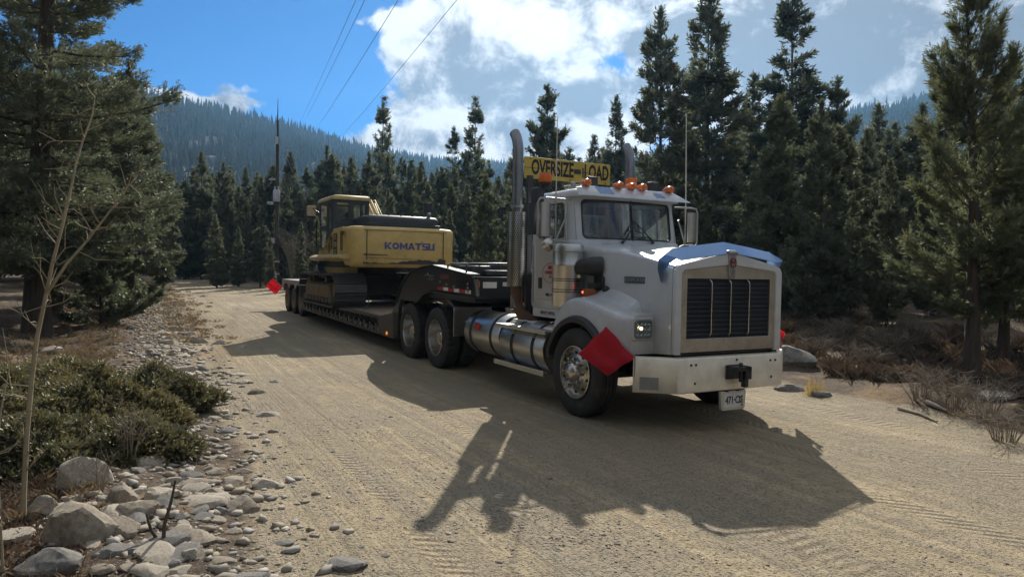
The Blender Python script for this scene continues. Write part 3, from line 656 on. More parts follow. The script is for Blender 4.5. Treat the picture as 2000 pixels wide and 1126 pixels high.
def side_pt(s, u, w_): return (u, s*(.92-.05*max(0, w_-2.12)/.6), w_)
for s in (-1, 1):
    # B pillar and rear quarter, A pillar
    MB().loft([[side_pt(s, -1.40, w_), side_pt(s, -1.55, w_), (-1.62, s*.84, w_), (-1.58, s*.80, w_), side_pt(s*.94, -1.40, w_)] for w_ in (2.08, 2.4, 2.72)]).link('rear_pillar', white, cab, smooth=60)
    MB().loft([[(wsU(.80, w_)-.005, s*.80, w_), (wsU(.80, w_)-.05, s*.865, w_), side_pt(s, -.70-.13*(w_-2.1), w_), side_pt(s*.95, -.70-.13*(w_-2.1), w_), (wsU(.8, w_)-.06, s*.78, w_)] for w_ in (2.08, 2.4, 2.73)]).link('front_pillar', white, cab, smooth=60)
    hinge = (-.64, s*.925, 1.34)
    dr = MB(); pl_ = [(-.64, 1.42), (-.67, 1.36), (-.74, 1.34), (-1.34, 1.34), (-1.40, 1.36), (-1.42, 1.42), (-1.42, 2.14), (-.64, 2.14)]
    dr.prism(pl_, 1, s*.905, s*.935)
    oc = [side_pt(s, u, w_) for u, w_ in ((-.655, 2.13), (-1.42, 2.13), (-1.42, 2.71), (-.75, 2.71))]; ic = [side_pt(s, u, w_) for u, w_ in ((-.70, 2.165), (-1.36, 2.165), (-1.36, 2.63), (-.775, 2.63))]
    dr.frame(bil(oc, uq(.06)), bil(ic, uq(.2)), (0, s*.018, 0))
    door = dr.link('door', white, P, org=hinge, bevel=.006)
    MB().frame(bil([Vector(p)+Vector((0, s*.019, 0)) for p in ic], uq(.2)), bil([Vector(p)+Vector((0, s*.019, 0)) for p in bil(ic, [(.02, .03), (.98, .03), (.98, .97), (.02, .97)])], uq(.2)), (0, -s*.012, 0)).link('window_seal', plastic, door)
    gp = bil([Vector(p)+Vector((0, s*.006, 0)) for p in ic], uq(.2)); MB().add(gp, [tuple(range(len(gp)))]).link('door_window', glassg, door, fixn=False)
    MB().tube([side_pt(s, -.92, 2.17), side_pt(s, -.94, 2.62)], .012, 6).link('vent_bar', plastic, door)
    MB().prism(rrect(-1.28, 1.565, .042, .075, .015, 3), 1, s*.934, s*.95).link('door_handle', plastic, door, bevel=.006)
    if s < 0:
        m_ = MB(); el_ = lambda a, b, n=40: [(-1.02+a*math.cos(2*math.pi*k/n), -.9365, 1.705+b*math.sin(2*math.pi*k/n)) for k in range(n)]
        m_.frame(el_(.21, .135), el_(.202, .127), (0, -.002, 0)); m_.link('logo_ring', redink, door)
        for tx, z, sz, sx_ in (('MIKE', 1.775, .07, .9), ('CONSTRUCTION', 1.71, .062, .62), ('719-', 1.65, .045, .9)): text('logo_lettering', tx, sz, redink, door, (-1.02, -.938, z), (1, 0, 0), (0, 0, 1), bold=.001, sx=sx_)
        text('vin_lettering', 'VIN 11', .055, ink, door, (-1.06, -.938, 1.41), (1, 0, 0), (0, 0, 1), bold=.001)
    else: door.rotation_euler.z = R(54)
# rear wall with its window
MB().frame([(-1.60, v, w_) for v, w_ in rrect(0, 2.42, .86, .34, .03, 4)], [(-1.60, v, w_) for v, w_ in rrect(.02, 2.41, .6, .15, .05, 4)], (-.03, 0, 0)).link('rear_wall', white, cab)
MB().frame([(-1.59, v, w_) for v, w_ in rrect(0, 2.42, .85, .33, .03, 4)], [(-1.59, v, w_) for v, w_ in rrect(.02, 2.41, .6, .15, .05, 4)], (.006, 0, 0)).link('rear_lining', interior, cab)
for s in (-1, 1):
    st_ = MB(); q = s*.42
    st_.box((-1.5, q-.25, 2.06), (-1.0, q+.25, 2.15)).loft([[(-1.42+a, q-b, w_), (-1.30+a, q-b*.95, w_), (-1.30+a, q+b*.95, w_), (-1.42+a, q+b, w_)] for a, b, w_ in ((0, .25, 2.1), (-.03, .24, 2.35), (-.05, .17, 2.46), (-.06, .15, 2.6), (-.06, .1, 2.63))])
    st_.link('seat', seatm, cab, bevel=.03)
MB().lathe((-.86, .42, 2.22), (.5, 0, .86), [(.2, -.012), (.215, 0), (.2, .012), (.188, 0), (.2, -.012)], 24).tube([(-.86, .22, 2.22), (-.86, .62, 2.22)], .012, 6).tube([(-.86, .42, 2.22), (-.76, .42, 2.06)], .03, 8).link('steering_wheel', plastic, cab)
MB().box((-1.52, -.91, 1.1), (-.72, -.89, 1.215)).box((-1.52, .89, 1.1), (-.72, .91, 1.215)).link('cab_skirt', white, cab, bevel=.004)
text('skirt_lettering', 'USDOT 1459755', .062, ink, cab, (-1.12, -.9125, 1.16), (1, 0, 0), (0, 0, 1), sx=.85)
# dark seams of the cab rear edge
MB().tube([(-1.5, -.922, 1.3), (-1.5, -.922, 2.1)], .008, 5).tube([(-1.56, -.905, 1.26), (-1.56, -.905, 2.1)], .008, 5).link('cab_seam', greysteel, cab)
# sun visor
vz = MB().loft([[(-.40, -.93, 2.70), (-.40, .93, 2.70), (-.405, .93, 2.712), (-.405, -.93, 2.712)], [(-.56, -.76, 2.84), (-.56, .76, 2.84), (-.57, .76, 2.845), (-.57, -.76, 2.845)], [(-.66, -.74, 2.845), (-.66, .74, 2.845), (-.66, .74, 2.855), (-.66, -.74, 2.855)]]).link('sun_visor', mat('visor_paint', (.62, .66, .7), .22, coat=.4, dirt=(.3, .27, .22), damt=.2), P, bevel=.003)
MB().add([(-.412, -.57, 2.716), (-.412, -.33, 2.716), (-.558, -.33, 2.843), (-.558, -.57, 2.843)], [(0, 1, 2, 3)]).add([(-.412, .36, 2.716), (-.412, .55, 2.716), (-.52, .50, 2.81), (-.52, .36, 2.81)], [(0, 1, 2, 3)]).link_each('visor_sky_reflection', mat('sky_reflection_blue', (.12, .23, .45), .3), vz)  # sky reflections on the visor, painted as flat blue shapes
def marker(parent, U, V, W):
    o = MB().loft([[(U+a, V+b*r_, W+c*r_+k) for b, c in [(-1, 0), (-.7, .7), (0, 1), (.7, .7), (1, 0), (1, -.55), (-1, -.55)]] for a, r_, k in ((-.15, .02, .0), (-.1, .04, .01), (-.02, .05, .012), (.04, .048, .008), (.06, .03, 0))]).link('marker_lamp', amberm, parent, smooth=60)
    MB().loft([[(U+a, V+b*r_, W-.03+c*r_) for b, c in [(-1, 0), (-.7, .6), (.7, .6), (1, 0)]] for a, r_ in ((-.26, .01), (-.16, .05), (-.02, .058))]).link('lamp_base', chrome, o)
for v in (-.72, -.20, .01, .19, .66): marker(P, -.52, v, 2.868)
def beacon(U, V, W, r_=.085, h=.13):
    bs = MB().lathe((U, V, W), (0, 0, 1), [(0, -.07), (.05, -.07), (.055, -.03), (.08, -.02), (.088, 0), (.088, .012), (0, .012)], 20).link('beacon', plastic, P)
    MB().lathe((U, V, W), (0, 0, 1), [(r_, .012), (r_*1.02, .03), (r_*.97, h*.85), (r_*.86, h), (0, h+.008)], 24).link('beacon_lens', amberm, bs, smooth=50)
    MB().lathe((U+.02, V, W+.07), (1, 0, .2), [(.0, 0), (.03, .015), (.048, .04)], 14).ball((U, V, W+.06), .02).link('beacon_reflector', mat('beacon_mirror', (.9, .5, .2), .15, 1.), bs)
beacon(-.80, -1.18, 2.86); beacon(-1.1, .44, 2.95)
MB().tube([(-1.1, .44, 2.8), (-1.1, .44, 2.9)], .03, 8).link('beacon_post', black, P)
for v in (-.33, .73):
    lb = MB().box((-1.02, v-.085, 2.90), (-.94, v+.085, 3.03)).link('work_lamp', darkgrey, P, bevel=.015)
    MB().tube([(-.98, v, 2.8), (-.98, v, 2.91)], .014, 6).link('lamp_stem', chrome, lb)
for v in (-.48, .58):
    MB().tube([(-1.28, v-.1, 2.9), (-1.1, v-.02, 2.905), (-.95, v+.05, 2.91)], [.016, .017, .03], 12).tube([(-1.2, v-.06, 2.8), (-1.2, v-.06, 2.9)], .012, 6).link('air_horn', chrome, P)
MB().tube([(-1.15, -.52, 2.81), (-1.15, -.52, 2.93)], .03, 8).ball((-1.15, -.52, 2.93), .04).box((-1.2, -.62, 2.86), (-1.12, -.5, 2.9)).link('aerial_mount', greysteel, P)
# mirrors on tube brackets, convex mirrors, whip aerials
for s in (-1, 1):
    br = MB().tube([(-.66, s*.87, 2.655), (-.68, s*1.22, 2.665), (-.69, s*1.31, 2.655), (-.70, s*1.345, 2.60), (-.70, s*1.345, 2.18), (-.69, s*1.31, 2.13), (-.62, s*1.0, 2.12), (-.56, s*.86, 2.08)], .0125, 8)
    br.tube([(-.68, s*1.09, 2.66), (-.66, s*1.09, 2.13)], .011, 8).tube([(-.66, s*1.09, 2.13), (-.64, s*.93, 2.48)], .012, 8)
    brk = br.link('mirror_bracket', greysteel, P, smooth=60)
    mh = MB().loft([[(-.70+.055*math.cos(R(a)), s*(1.235+.085*math.sin(R(a))), w_) for a in range(-90, 91, 18)] for w_ in (2.175, 2.185, 2.59, 2.60)]).link('mirror', steel, P, smooth=50)
    MB().box((-.715, s*1.155, 2.18), (-.702, s*1.315, 2.595)).link('mirror_glass', mat('mirror_face', (.6, .65, .68), .04, 1.), mh)
    MB().lathe((-.66, s*1.2, 2.075), (1, 0, 0), [(.09, -.02), (.093, -.01), (.07, .03), (.03, .045), (0, .048)], 24).tube([(-.66, s*1.2, 2.1), (-.68, s*1.2, 2.14)], .01, 6).link('convex_mirror', steel, P, smooth=60)
    MB().tube([(-.67, s*1.09, 2.14), (-.67, s*1.09, 2.7), (-.68, s*1.085, 3.3), (-.69, s*1.075, 4.0)] if s > 0 else [(-.67, s*1.09, 2.62), (-.68, s*1.085, 3.2), (-.69, s*1.08, 3.7)], [.010, .009, .0075, .006][4-(4 if s > 0 else 3):], 6).ball((-.67, s*1.09, 2.66), .022).link('whip_aerial', mat('aerial_steel', (.62, .60, .55), .5), P)
MB().box((-.98, -1.32, 2.20), (-.83, -1.28, 2.62)).box((-.95, -1.30, 2.62), (-.78, -1.2, 2.80)).tube([(-.86, -1.24, 2.2), (-.66, -1.2, 2.14)], .012, 6).link('mirror_shade_and_box', darkgrey, P, bevel=.01)  # lower dark panel stands for the mirror's shaded back, with a box above it
# exhaust stacks
def perforated(name):
    m_ = mat(name, (.42, .41, .39), .28, 1., dirt=(.25, .2, .16), damt=.3, dscale=5.); t = NT(m_.node_tree); b = t.n['Principled BSDF']
    tc = t.node('ShaderNodeTexCoord'); sp = t.node('ShaderNodeSeparateXYZ'); t.l.new(tc.outputs['Object'], sp.inputs[0])
    zz = t.m('DIVIDE', sp.outputs[2], .03); row = t.m('FLOOR', zz)
    aa = t.m('ADD', t.m('MULTIPLY', t.m('ARCTAN2', sp.outputs[1], sp.outputs[0]), 28/6.2832), t.m('MULTIPLY', t.m('MODULO', row, 2.), .5))
    fx = t.m('SUBTRACT', t.m('FRACT', t.m('ADD', aa, 50.)), .5); fy = t.m('SUBTRACT', t.m('FRACT', zz), .5)
    dd = t.m('SQRT', t.m('ADD', t.m('MULTIPLY', fx, fx), t.m('MULTIPLY', fy, fy))); hole = t.ss(dd, .24, .30)
    bc = b.inputs['Base Color'].links[0].from_socket; t.put(b.inputs['Base Color'], t.mix(hole, (.01, .01, .01), bc))
    mt_ = b.inputs['Metallic'].links[0].from_socket; t.put(b.inputs['Metallic'], t.m('MULTIPLY', mt_, hole)); t.put(b.inputs['Roughness'], t.m('SUBTRACT', .9, t.m('MULTIPLY', hole, .62)))
    return m_
perf = perforated('perforated_steel')
for s in (-1, 1):
    U, V = -1.86, s*1.0
    stk = MB().tube([(U, V, 1.2), (U, V, 3.35), (U-.005, V, 3.47), (U-.025, V, 3.57), (U-.065, V, 3.65), (U-.115, V, 3.71)], .0775, 24, cap=False).link('exhaust_stack', stackm, P, smooth=60)
    MB().tube([(U-.108, V, 3.702), (U-.112, V, 3.707)], .074, 20).link('pipe_mouth', ink, stk)
    MB().lathe((U, V, 0), (0, 0, 1), [(.08, 1.5), (.13, 1.505), (.132, 1.52), (.132, 2.55), (.13, 2.565), (.08, 2.57)], 40).link('heat_shield', perf, stk, org=(U, V, 1.5))
    MB().tube([(U, V, 1.52), (U, V*.99, 1.28), (U+.05, V*.93, 1.1), (U+.3, V*.8, .98)], .085, 16).link('exhaust_pipe', rust, stk, smooth=60)
    MB().lathe((U, V, 0), (0, 0, 1), [(.085, 2.62), (.092, 2.622), (.092, 2.66), (.085, 2.662)], 24).box((U-.02, V*.86, 2.4), (U+.02, V*.9, 2.44)).link('stack_clamp', greysteel, stk)
MB().box((-1.86, -.86, 1.0), (-1.8, -.78, 3.1)).box((-1.86, .78, 1.0), (-1.8, .86, 3.1)).box((-1.85, -.86, 2.55), (-1.81, .86, 2.61)).link('stack_rack', darkgrey, P, bevel=.005)
# banner
sg = MB().box((-1.965, -.845, 3.075), (-1.95, .69, 3.392)).link('banner_sign', signy, P, bevel=.004)
text('banner_lettering', 'OVERSIZE', .30, ink, sg, (-1.9485, -.36, 3.238), (0, 1, 0), (0, 0, 1), sx=.56, bold=.009)
text('banner_lettering', 'LOAD', .30, ink, sg, (-1.9485, .43, 3.238), (0, 1, 0), (0, 0, 1), sx=.56, bold=.009)
MB().box((-1.9495, -.845, 3.228), (-1.948, .69, 3.235)).link('fold_line', ink, sg)
sp_ = MB().box((-2.0, -.3, 2.3), (-1.966, -.26, 3.36)).box((-2.0, .3, 2.3), (-1.966, .34, 3.36)).box((-1.95, .02, 3.2), (-1.935, .13, 3.27)).box((-1.95, .17, 3.15), (-1.94, .185, 3.3)).box((-1.95, .21, 3.15), (-1.94, .225, 3.3)).box((-1.9, -.3, 2.3), (-1.85, .34, 2.34)).link('banner_mount', darkgrey, sg)
for v in (-.74, -.05, .6):
    for w_ in (3.1, 3.365): MB().lathe((-1.9485, v, w_), (1, 0, 0), [(.012, -.004), (.01, .004), (0, .005)], 8).link('banner_bolt', ink, sg)
# tanks, steps
def tank(u0, u1, V, W, r_, straps):
    tk = MB().lathe((u0, V, W), (1, 0, 0), [(0, .05), (r_*.55, .03), (r_*.86, .02), (r_*.97, .01), (r_, .035), (r_, u1-u0-.035), (r_*.97, u1-u0-.01), (r_*.86, u1-u0-.02), (0, u1-u0-.05)], 56).link('fuel_tank', alum, P, smooth=50)
    for u in straps:
        MB().lathe((u, V, W), (1, 0, 0), [(r_, -.035), (r_+.007, -.033), (r_+.007, -.012), (r_+.002, -.01), (r_+.002, .01), (r_+.007, .012), (r_+.007, .033), (r_, .035)], 56).link('tank_strap', plastic, tk)
    MB().box((u0+.1, V*.55, W-.3), (u1-.1, V*.62, W+.2)).link('tank_bracket', black, tk)
    return tk
for s in (-1, 1):
    ta = tank(-3.2, -1.98, s*.87, .745, .335, (-2.95, -2.25)); tank(-1.94, -.70, s*.90, .70, .33, (-1.55, -.98))
    MB().lathe((-2.35, s*.80, 1.06), (0, 0, 1), [(.06, 0), (.06, .05), (.07, .055), (.07, .085), (0, .09)], 16).lathe((-2.55, s*.74, 1.05), (0, 0, 1), [(.05, 0), (.05, .07), (.058, .075), (.058, .1), (0, .105)], 16).link('filler_cap', chrome, ta)
    if s < 0: MB().box((-2.78, -1.2045, .80), (-2.62, -1.198, .92)).link('tank_label', redink, ta)
    sp2 = MB().box((-1.98, s*1.03, .955), (-.6, s*1.26, .97)).box((-1.98, s*1.235, .92), (-.6, s*1.26, .972)).link('upper_step', mat('step_plate', (.55, .54, .5), .35, .9, dirt=DUST, damt=.45, dscale=7.), P, bevel=.004)
    MB().box((-1.95, s*.75, .99), (-1.32, s*1.0, 1.03)).link('battery_lid', mat('lid_white', (.62, .6, .56), .4), sp2, bevel=.01)
    hr = MB()
    for k in range(30): hr.box((-1.55+k*.03, s*1.228, .885), (-1.535+k*.03, s*1.232, .90)); hr.box((-1.55+k*.03, s*1.228, .858), (-1.535+k*.03, s*1.232, .872))
    hr.link('grip_plate', silver, sp2)
    MB().box((-2.05, s*1.0, .41), (-.66, s*1.24, .425)).box((-2.05, s*1.215, .38), (-.66, s*1.24, .45)).box((-1.5, s*1.0, .4), (-1.46, s*1.05, .8)).box((-1.0, s*1.0, .4), (-.96, s*1.05, .8)).link('lower_step', alum, P, bevel=.004)
    # quarter fender and mud panel ahead of the drive wheels
    MB().box((-3.62, s*.5, .62), (-3.605, s*1.2, 1.10)).loft([[(-3.62, s*.5, 1.10), (-3.605, s*.5, 1.10), (-3.605, s*1.2, 1.10), (-3.62, s*1.2, 1.10)], [(-3.86, s*.5, 1.20), (-3.86, s*.5, 1.215), (-3.86, s*1.2, 1.215), (-3.86, s*1.2, 1.20)]]).tube([(-3.58, s*1.0, .86), (-3.3, s*.6, .88)], .015, 6).link('mud_panel', alum, P, bevel=.003)
MB().box((-5.9, -1.2, .5), (-5.88, .0, .5)).box((-5.4, -.42, 1.03), (-4.6, .42, 1.12)).lathe((-5.0, 0, 1.12), (0, 0, 1), [(.45, 0), (.45, .06), (0, .08)], 28).link('fifth_wheel', black, P, bevel=.01)
MB().tube([(-1.7, -.2, 1.5), (-2.1, -.15, 1.35), (-2.6, .0, 1.35), (-3.0, .1, 1.4)], .02, 6).tube([(-1.7, .1, 1.5), (-2.2, .2, 1.25), (-2.7, .1, 1.3), (-3.0, .0, 1.4)], .02, 6).box((-1.78, -.8, 1.0), (-1.66, .8, 1.7)).link('air_hoses', black, P)

# red corner flags on the bumper: own things
def flag(corners, pole, **kw):
    """cloth between four corners (top, left, bottom, right), in frame coordinates"""
    a, l, b_, r_ = (Vector(p) for p in corners); c_ = (a+l+b_+r_)/4; f = vroot('warning_flag', pole[0], **kw)
    n = 8; nn = (r_-l).cross(a-b_).normalized(); v = []
    for i in range(n+1):
        for j in range(n+1):
            p = a*(1-i/n)*(1-j/n)+r_*(i/n)*(1-j/n)+b_*(i/n)*(j/n)+l*(1-i/n)*(j/n)
            v.append(p+nn*(.03*math.sin(i*.9+j*.5)*(i/n+.2)+.02*math.sin(j*1.3)+.05*max(0, .5-abs(i-3-.5*j)/4))-Vector((0, 0, .03*math.sin(math.pi*i/n)*math.sin(math.pi*j/n))))
    fs = [(i*(n+1)+j, (i+1)*(n+1)+j, (i+1)*(n+1)+j+1, i*(n+1)+j+1) for i in range(n) for j in range(n)]
    m_ = MB(); m_.add(v, fs).add([p+nn*.004 for p in v], [q[::-1] for q in fs]); m_.link('cloth', flagred, f, smooth=70, fixn=False)
    MB().tube(pole, .009, 6).link('staff', greysteel, f)
flag([(1.0, -1.485, 1.167), (.95, -1.79, .885), (1.0, -1.431, .634), (1.07, -1.17, .845)], [(1.05, -1.13, .5), (1.065, -1.14, .845), (1.0, -1.475, 1.16)], label='large red warning flag on the truck bumper in front of the near front wheel', cat='flag')
flag([(.97, 1.15, 1.165), (.86, 1.26, 1.0), (.98, 1.17, .805), (1.04, 1.19, .95)], [(1.02, 1.12, .55), (1.03, 1.15, .8), (.97, 1.15, 1.17)], label='red warning flag seen edge-on at the far end of the truck bumper', cat='flag')

# ---------------------------------------------------------------- lowboy trailer
tz = .17        # the road has risen this much at the rear axles
trl = vroot('lowboy_trailer', (-10.5, 0, 0), label='black lowboy trailer with gooseneck and three rear axles carrying the excavator', cat='trailer')
P = trl
prof = [(-6.85, .34), (-6.8, .78), (-6.45, 1.02), (-6.11, 1.405), (-5.9, 1.53), (-5.6, 1.65), (-4.93, 1.755), (-4.49, 1.775), (-2.96, 1.635), (-2.86, 1.58), (-2.78, 1.31), (-3.04, 1.31), (-4.42, 1.345), (-4.7, 1.33), (-4.95, 1.27), (-5.2, 1.14), (-5.4, 1.1), (-6.2, 1.1), (-6.32, .95), (-6.35, .34)]
gn = MB()
for s in (-1, 1): gn.prism(prof, 1, s*1.2, s*1.12)
gooseneck = gn.link('gooseneck', blackgloss, P, bevel=.012)
fl = MB(); edge = [(-6.45, 1.02), (-6.11, 1.405), (-5.9, 1.53), (-5.6, 1.65), (-4.93, 1.755), (-4.49, 1.775), (-2.96, 1.635)]
for s in (-1, 1):
    fl.loft([[(u, s*1.23, w_+.004), (u, s*1.04, w_+.004), (u, s*1.04, w_+.022), (u, s*1.23, w_+.022)] for u, w_ in edge])
    le = [(-2.8, 1.30), (-3.04, 1.30), (-4.42, 1.335), (-4.7, 1.32), (-4.95, 1.26), (-5.2, 1.13), (-5.4, 1.09)]
    fl.loft([[(u, s*1.23, w_-.004), (u, s*1.05, w_-.004), (u, s*1.05, w_-.02), (u, s*1.23, w_-.02)] for u, w_ in le])
fl.link('flange', darkgrey, gooseneck)
MB().box((-5.9, -1.12, 1.2), (-3.0, 1.12, 1.46)).box((-6.8, -1.12, .4), (-6.38, 1.12, .78)).box((-6.45, -1.12, 1.11), (-5.85, 1.12, 1.38)).box((-6.0, -.7, 1.46), (-5.0, .7, 1.64)).link('neck_body', blackgloss, P, bevel=.02)
nf = MB().box((-3.4, -1.2, 1.27), (-2.88, 1.2, 1.60)).box((-2.9, -1.2, 1.60), (-2.86, 1.2, 1.615)).link('neck_front', blackgloss, P, bevel=.01)
MB().box((-2.882, -1.03, 1.44), (-2.872, -.79, 1.535)).box((-2.882, -.68, 1.47), (-2.872, -.5, 1.535)).link('spec_plate', whitetape, nf)
MB().box((-2.883, -1.16, 1.45), (-2.868, -1.09, 1.55)).link('side_marker', mat('orange_reflector', (.6, .13, .03), .35), nf)
ca = MB()
for s in (-1, 1):
    for k, (u, m0) in enumerate(((-4.3, 0), (-4.05, 1), (-3.85, 0), (-3.6, 1), (-3.4, 0), (-3.15, 1))): MB().prism([(u, 1.365-.004*k), (u+(.2 if m0 else .25), 1.365-.004*k), (u+(.2 if m0 else .25), 1.42-.004*k), (u, 1.42-.004*k)], 1, s*1.2015, s*1.206).link('reflector_tape', whitetape if m0 else redtape, gooseneck)
MB().box((-4.2, -1.206, 1.56), (-3.8, -1.2015, 1.63)).link('neck_marking', mat('faded_red', (.16, .035, .03), .5), gooseneck)
bo = MB()
for u, w_ in ((-4.85, 1.6), (-4.75, 1.63), (-4.66, 1.6), (-4.55, 1.6), (-4.66, 1.54), (-4.55, 1.54), (-4.2, 1.5), (-3.9, 1.47), (-3.6, 1.44), (-3.05, 1.5), (-3.05, 1.44), (-3.05, 1.38)): bo.lathe((u, -1.2, w_), (0, -1, 0), [(.022, 0), (.02, .02), (0, .024)], 8)
bo.link_each('bolt', chrome, gooseneck)
pk = MB().box((-4.1, -.8, 1.62), (-3.25, .2, 1.72)).box((-3.9, -1.0, 1.64), (-3.4, -.62, 1.79)).box((-3.8, -.5, 1.64), (-3.4, -.1, 1.82)).box((-3.85, .1, 1.6), (-3.45, .7, 1.76)).link('power_pack', darkgrey, P, bevel=.03)
rl = MB()
for u in (-3.2, -3.95): rl.tube([(u, -1.17, 1.6), (u, -1.17, 1.79), (u, -1.12, 1.82), (u, -.5, 1.83), (u, .4, 1.82), (u, .46, 1.8), (u, .46, 1.58)], .016, 8)
rl.tube([(-3.2, -.8, 1.83), (-3.95, -.8, 1.83)], .014, 6).link('guard_rail', darkgrey, P)
MB().tube([(-6.3, -.5, 1.52), (-6.2, -.5, 1.66), (-6.0, -.5, 1.68), (-5.0, -.5, 1.68)], .035, 10).tube([(-6.5, -.1, 1.5), (-5.6, -.1, 1.6)], .03, 8).link('hydraulic_line', black, P)
# deck
dk = MB().box((-14.7, -1.25, .64), (-6.6, 1.25, .715)).link('deck', wooddeck, P)
MB().box((-14.8, -1.0, .38), (-6.6, -.82, .69)).box((-14.8, .82, .38), (-6.6, 1.0, .69)).box((-14.8, -.82, .45), (-6.6, .82, .62)).box((-14.7, -1.3, .655), (-6.95, -1.25, .722)).box((-14.7, 1.25, .655), (-6.95, 1.3, .722)).link('deck_beam', black, P, bevel=.006)
MB().loft([[(-14.7, s_*1.30, .40), (-14.7, s_*1.22, .40), (-14.7, s_*1.22, .47), (-14.7, s_*1.30, .47)] if k == 0 else [(-7.2, s_*1.30, .33), (-7.2, s_*1.22, .33), (-7.2, s_*1.22, .40), (-7.2, s_*1.30, .40)] for s_ in (-1,) for k in (0, 1)]).link('lower_rail', trackm, P)
u = -7.45; k = 0
og = MB(); og2 = MB()
while u > -14.6:
    z0 = .36+.09*(-u-6.2)/8.5
    og.prism([(-1.01, .66), (-1.29, .66), (-1.29, .60), (-1.05, z0)], 0, u-.02, u+.02); og.box((u-.06, -1.31, z0-.0), (u+.06, -1.296, z0+.17))
    og2.lathe((u+.16, -1.30, z0+.055), (0, -1, 0), [(.05, 0), (.045, .02), (.02, .03), (0, .03)], 10)
    u -= .42
og.link_each('outrigger', trackm, P, per=2); og2.link_each('chain_pocket', mat('pocket_steel', (.2, .17, .12), .6, dirt=DUST, damt=.5), P)
MB().prism([(-7.3, .36), (-6.9, .32), (-6.36, .32), (-6.36, .84), (-7.3, .71)], 1, -1.305, -1.24).prism([(-7.3, .36), (-6.9, .32), (-6.36, .32), (-6.36, .84), (-7.3, .71)], 1, 1.24, 1.305).loft([[(-7.2, -1.24, .72), (-7.2, 1.24, .72), (-7.2, 1.24, .74), (-7.2, -1.24, .74)], [(-6.36, -1.24, .82), (-6.36, 1.24, .82), (-6.36, 1.24, .845), (-6.36, -1.24, .845)]]).box((-6.42, -1.24, .33), (-6.36, 1.24, .82)).link('deck_nose', mat('rusty_deck_steel', (.11, .085, .065), .7, dirt=(.16, .11, .07), damt=.6), P, bevel=.01)
MB().lathe((-6.7, -1.305, .40), (0, -1, 0), [(.035, 0), (.033, .02), (.0, .03)], 12).link('side_lamp', amber('side_lens', (.9, .3, .04), .6), P)
# rear bogie
rd = MB().box((-18.05, -1.3, 1.17), (-14.85, 1.3, 1.25)).loft([[(-14.85, -1.25, 1.1), (-14.85, 1.25, 1.1), (-14.85, 1.25, 1.25), (-14.85, -1.25, 1.25)], [(-14.45, -1.25, .64), (-14.45, 1.25, .64), (-14.45, 1.25, .72), (-14.45, -1.25, .72)]]).link('rear_deck', deckgrey, P, bevel=.01)
sk = MB(); pts_ = [(-18.05, 1.17), (-18.05, .95)]
for c in (-17.4, -16.35, -15.3): pts_ += [(c-.5, .97), (c-.36, 1.09), (c, 1.13), (c+.36, 1.09), (c+.5, .97)]
pts_ += [(-14.8, .95), (-14.8, 1.17)]
for s in (-1, 1): sk.prism(pts_, 1, s*1.3, s*1.27)
sk.box((-18.07, -1.25, .85), (-17.98, 1.25, 1.2)).box((-17.9, -.5, .6), (-14.8, -.35, 1.17)).box((-17.9, .35, .6), (-14.8, .5, 1.17)).link('wheel_cover', deckgrey, P)
brown = mat('dusty_rim', (.33, .27, .16), .5, .5, dirt=DUST, damt=.5)
for c in (-17.4, -16.35, -15.3):
    for s in (-1, 1):
        wheel(P, c, s*1.24, s, 'plain', Rr=.43, wd=.235, W=.43+tz, rimr=.235, mat_=brown)
        tyre_mb((c, s*(1.24-.38), .43+tz), s, .43, .235, .235, False).link('inner_tyre', rubber, P, smooth=30)
    MB().tube([(c, -1.0, .43+tz), (c, 1.0, .43+tz)], .07, 8).link('axle', black, P)
MB().box((-14.4, .4, .72), (-13.9, 1.1, 1.0)).link('tool_box', darkgrey, P, bevel=.02)
flag([(-18.1, -1.594, 1.27), (-18.1, -1.83, 1.0), (-18.1, -1.505, .706), (-18.1, -1.27, .97)], [(-18.08, -1.2, .9), (-18.08, -1.27, .96), (-18.09, -1.59, 1.26)], label='red warning flag sticking out beside the rear wheels of the trailer', cat='flag')

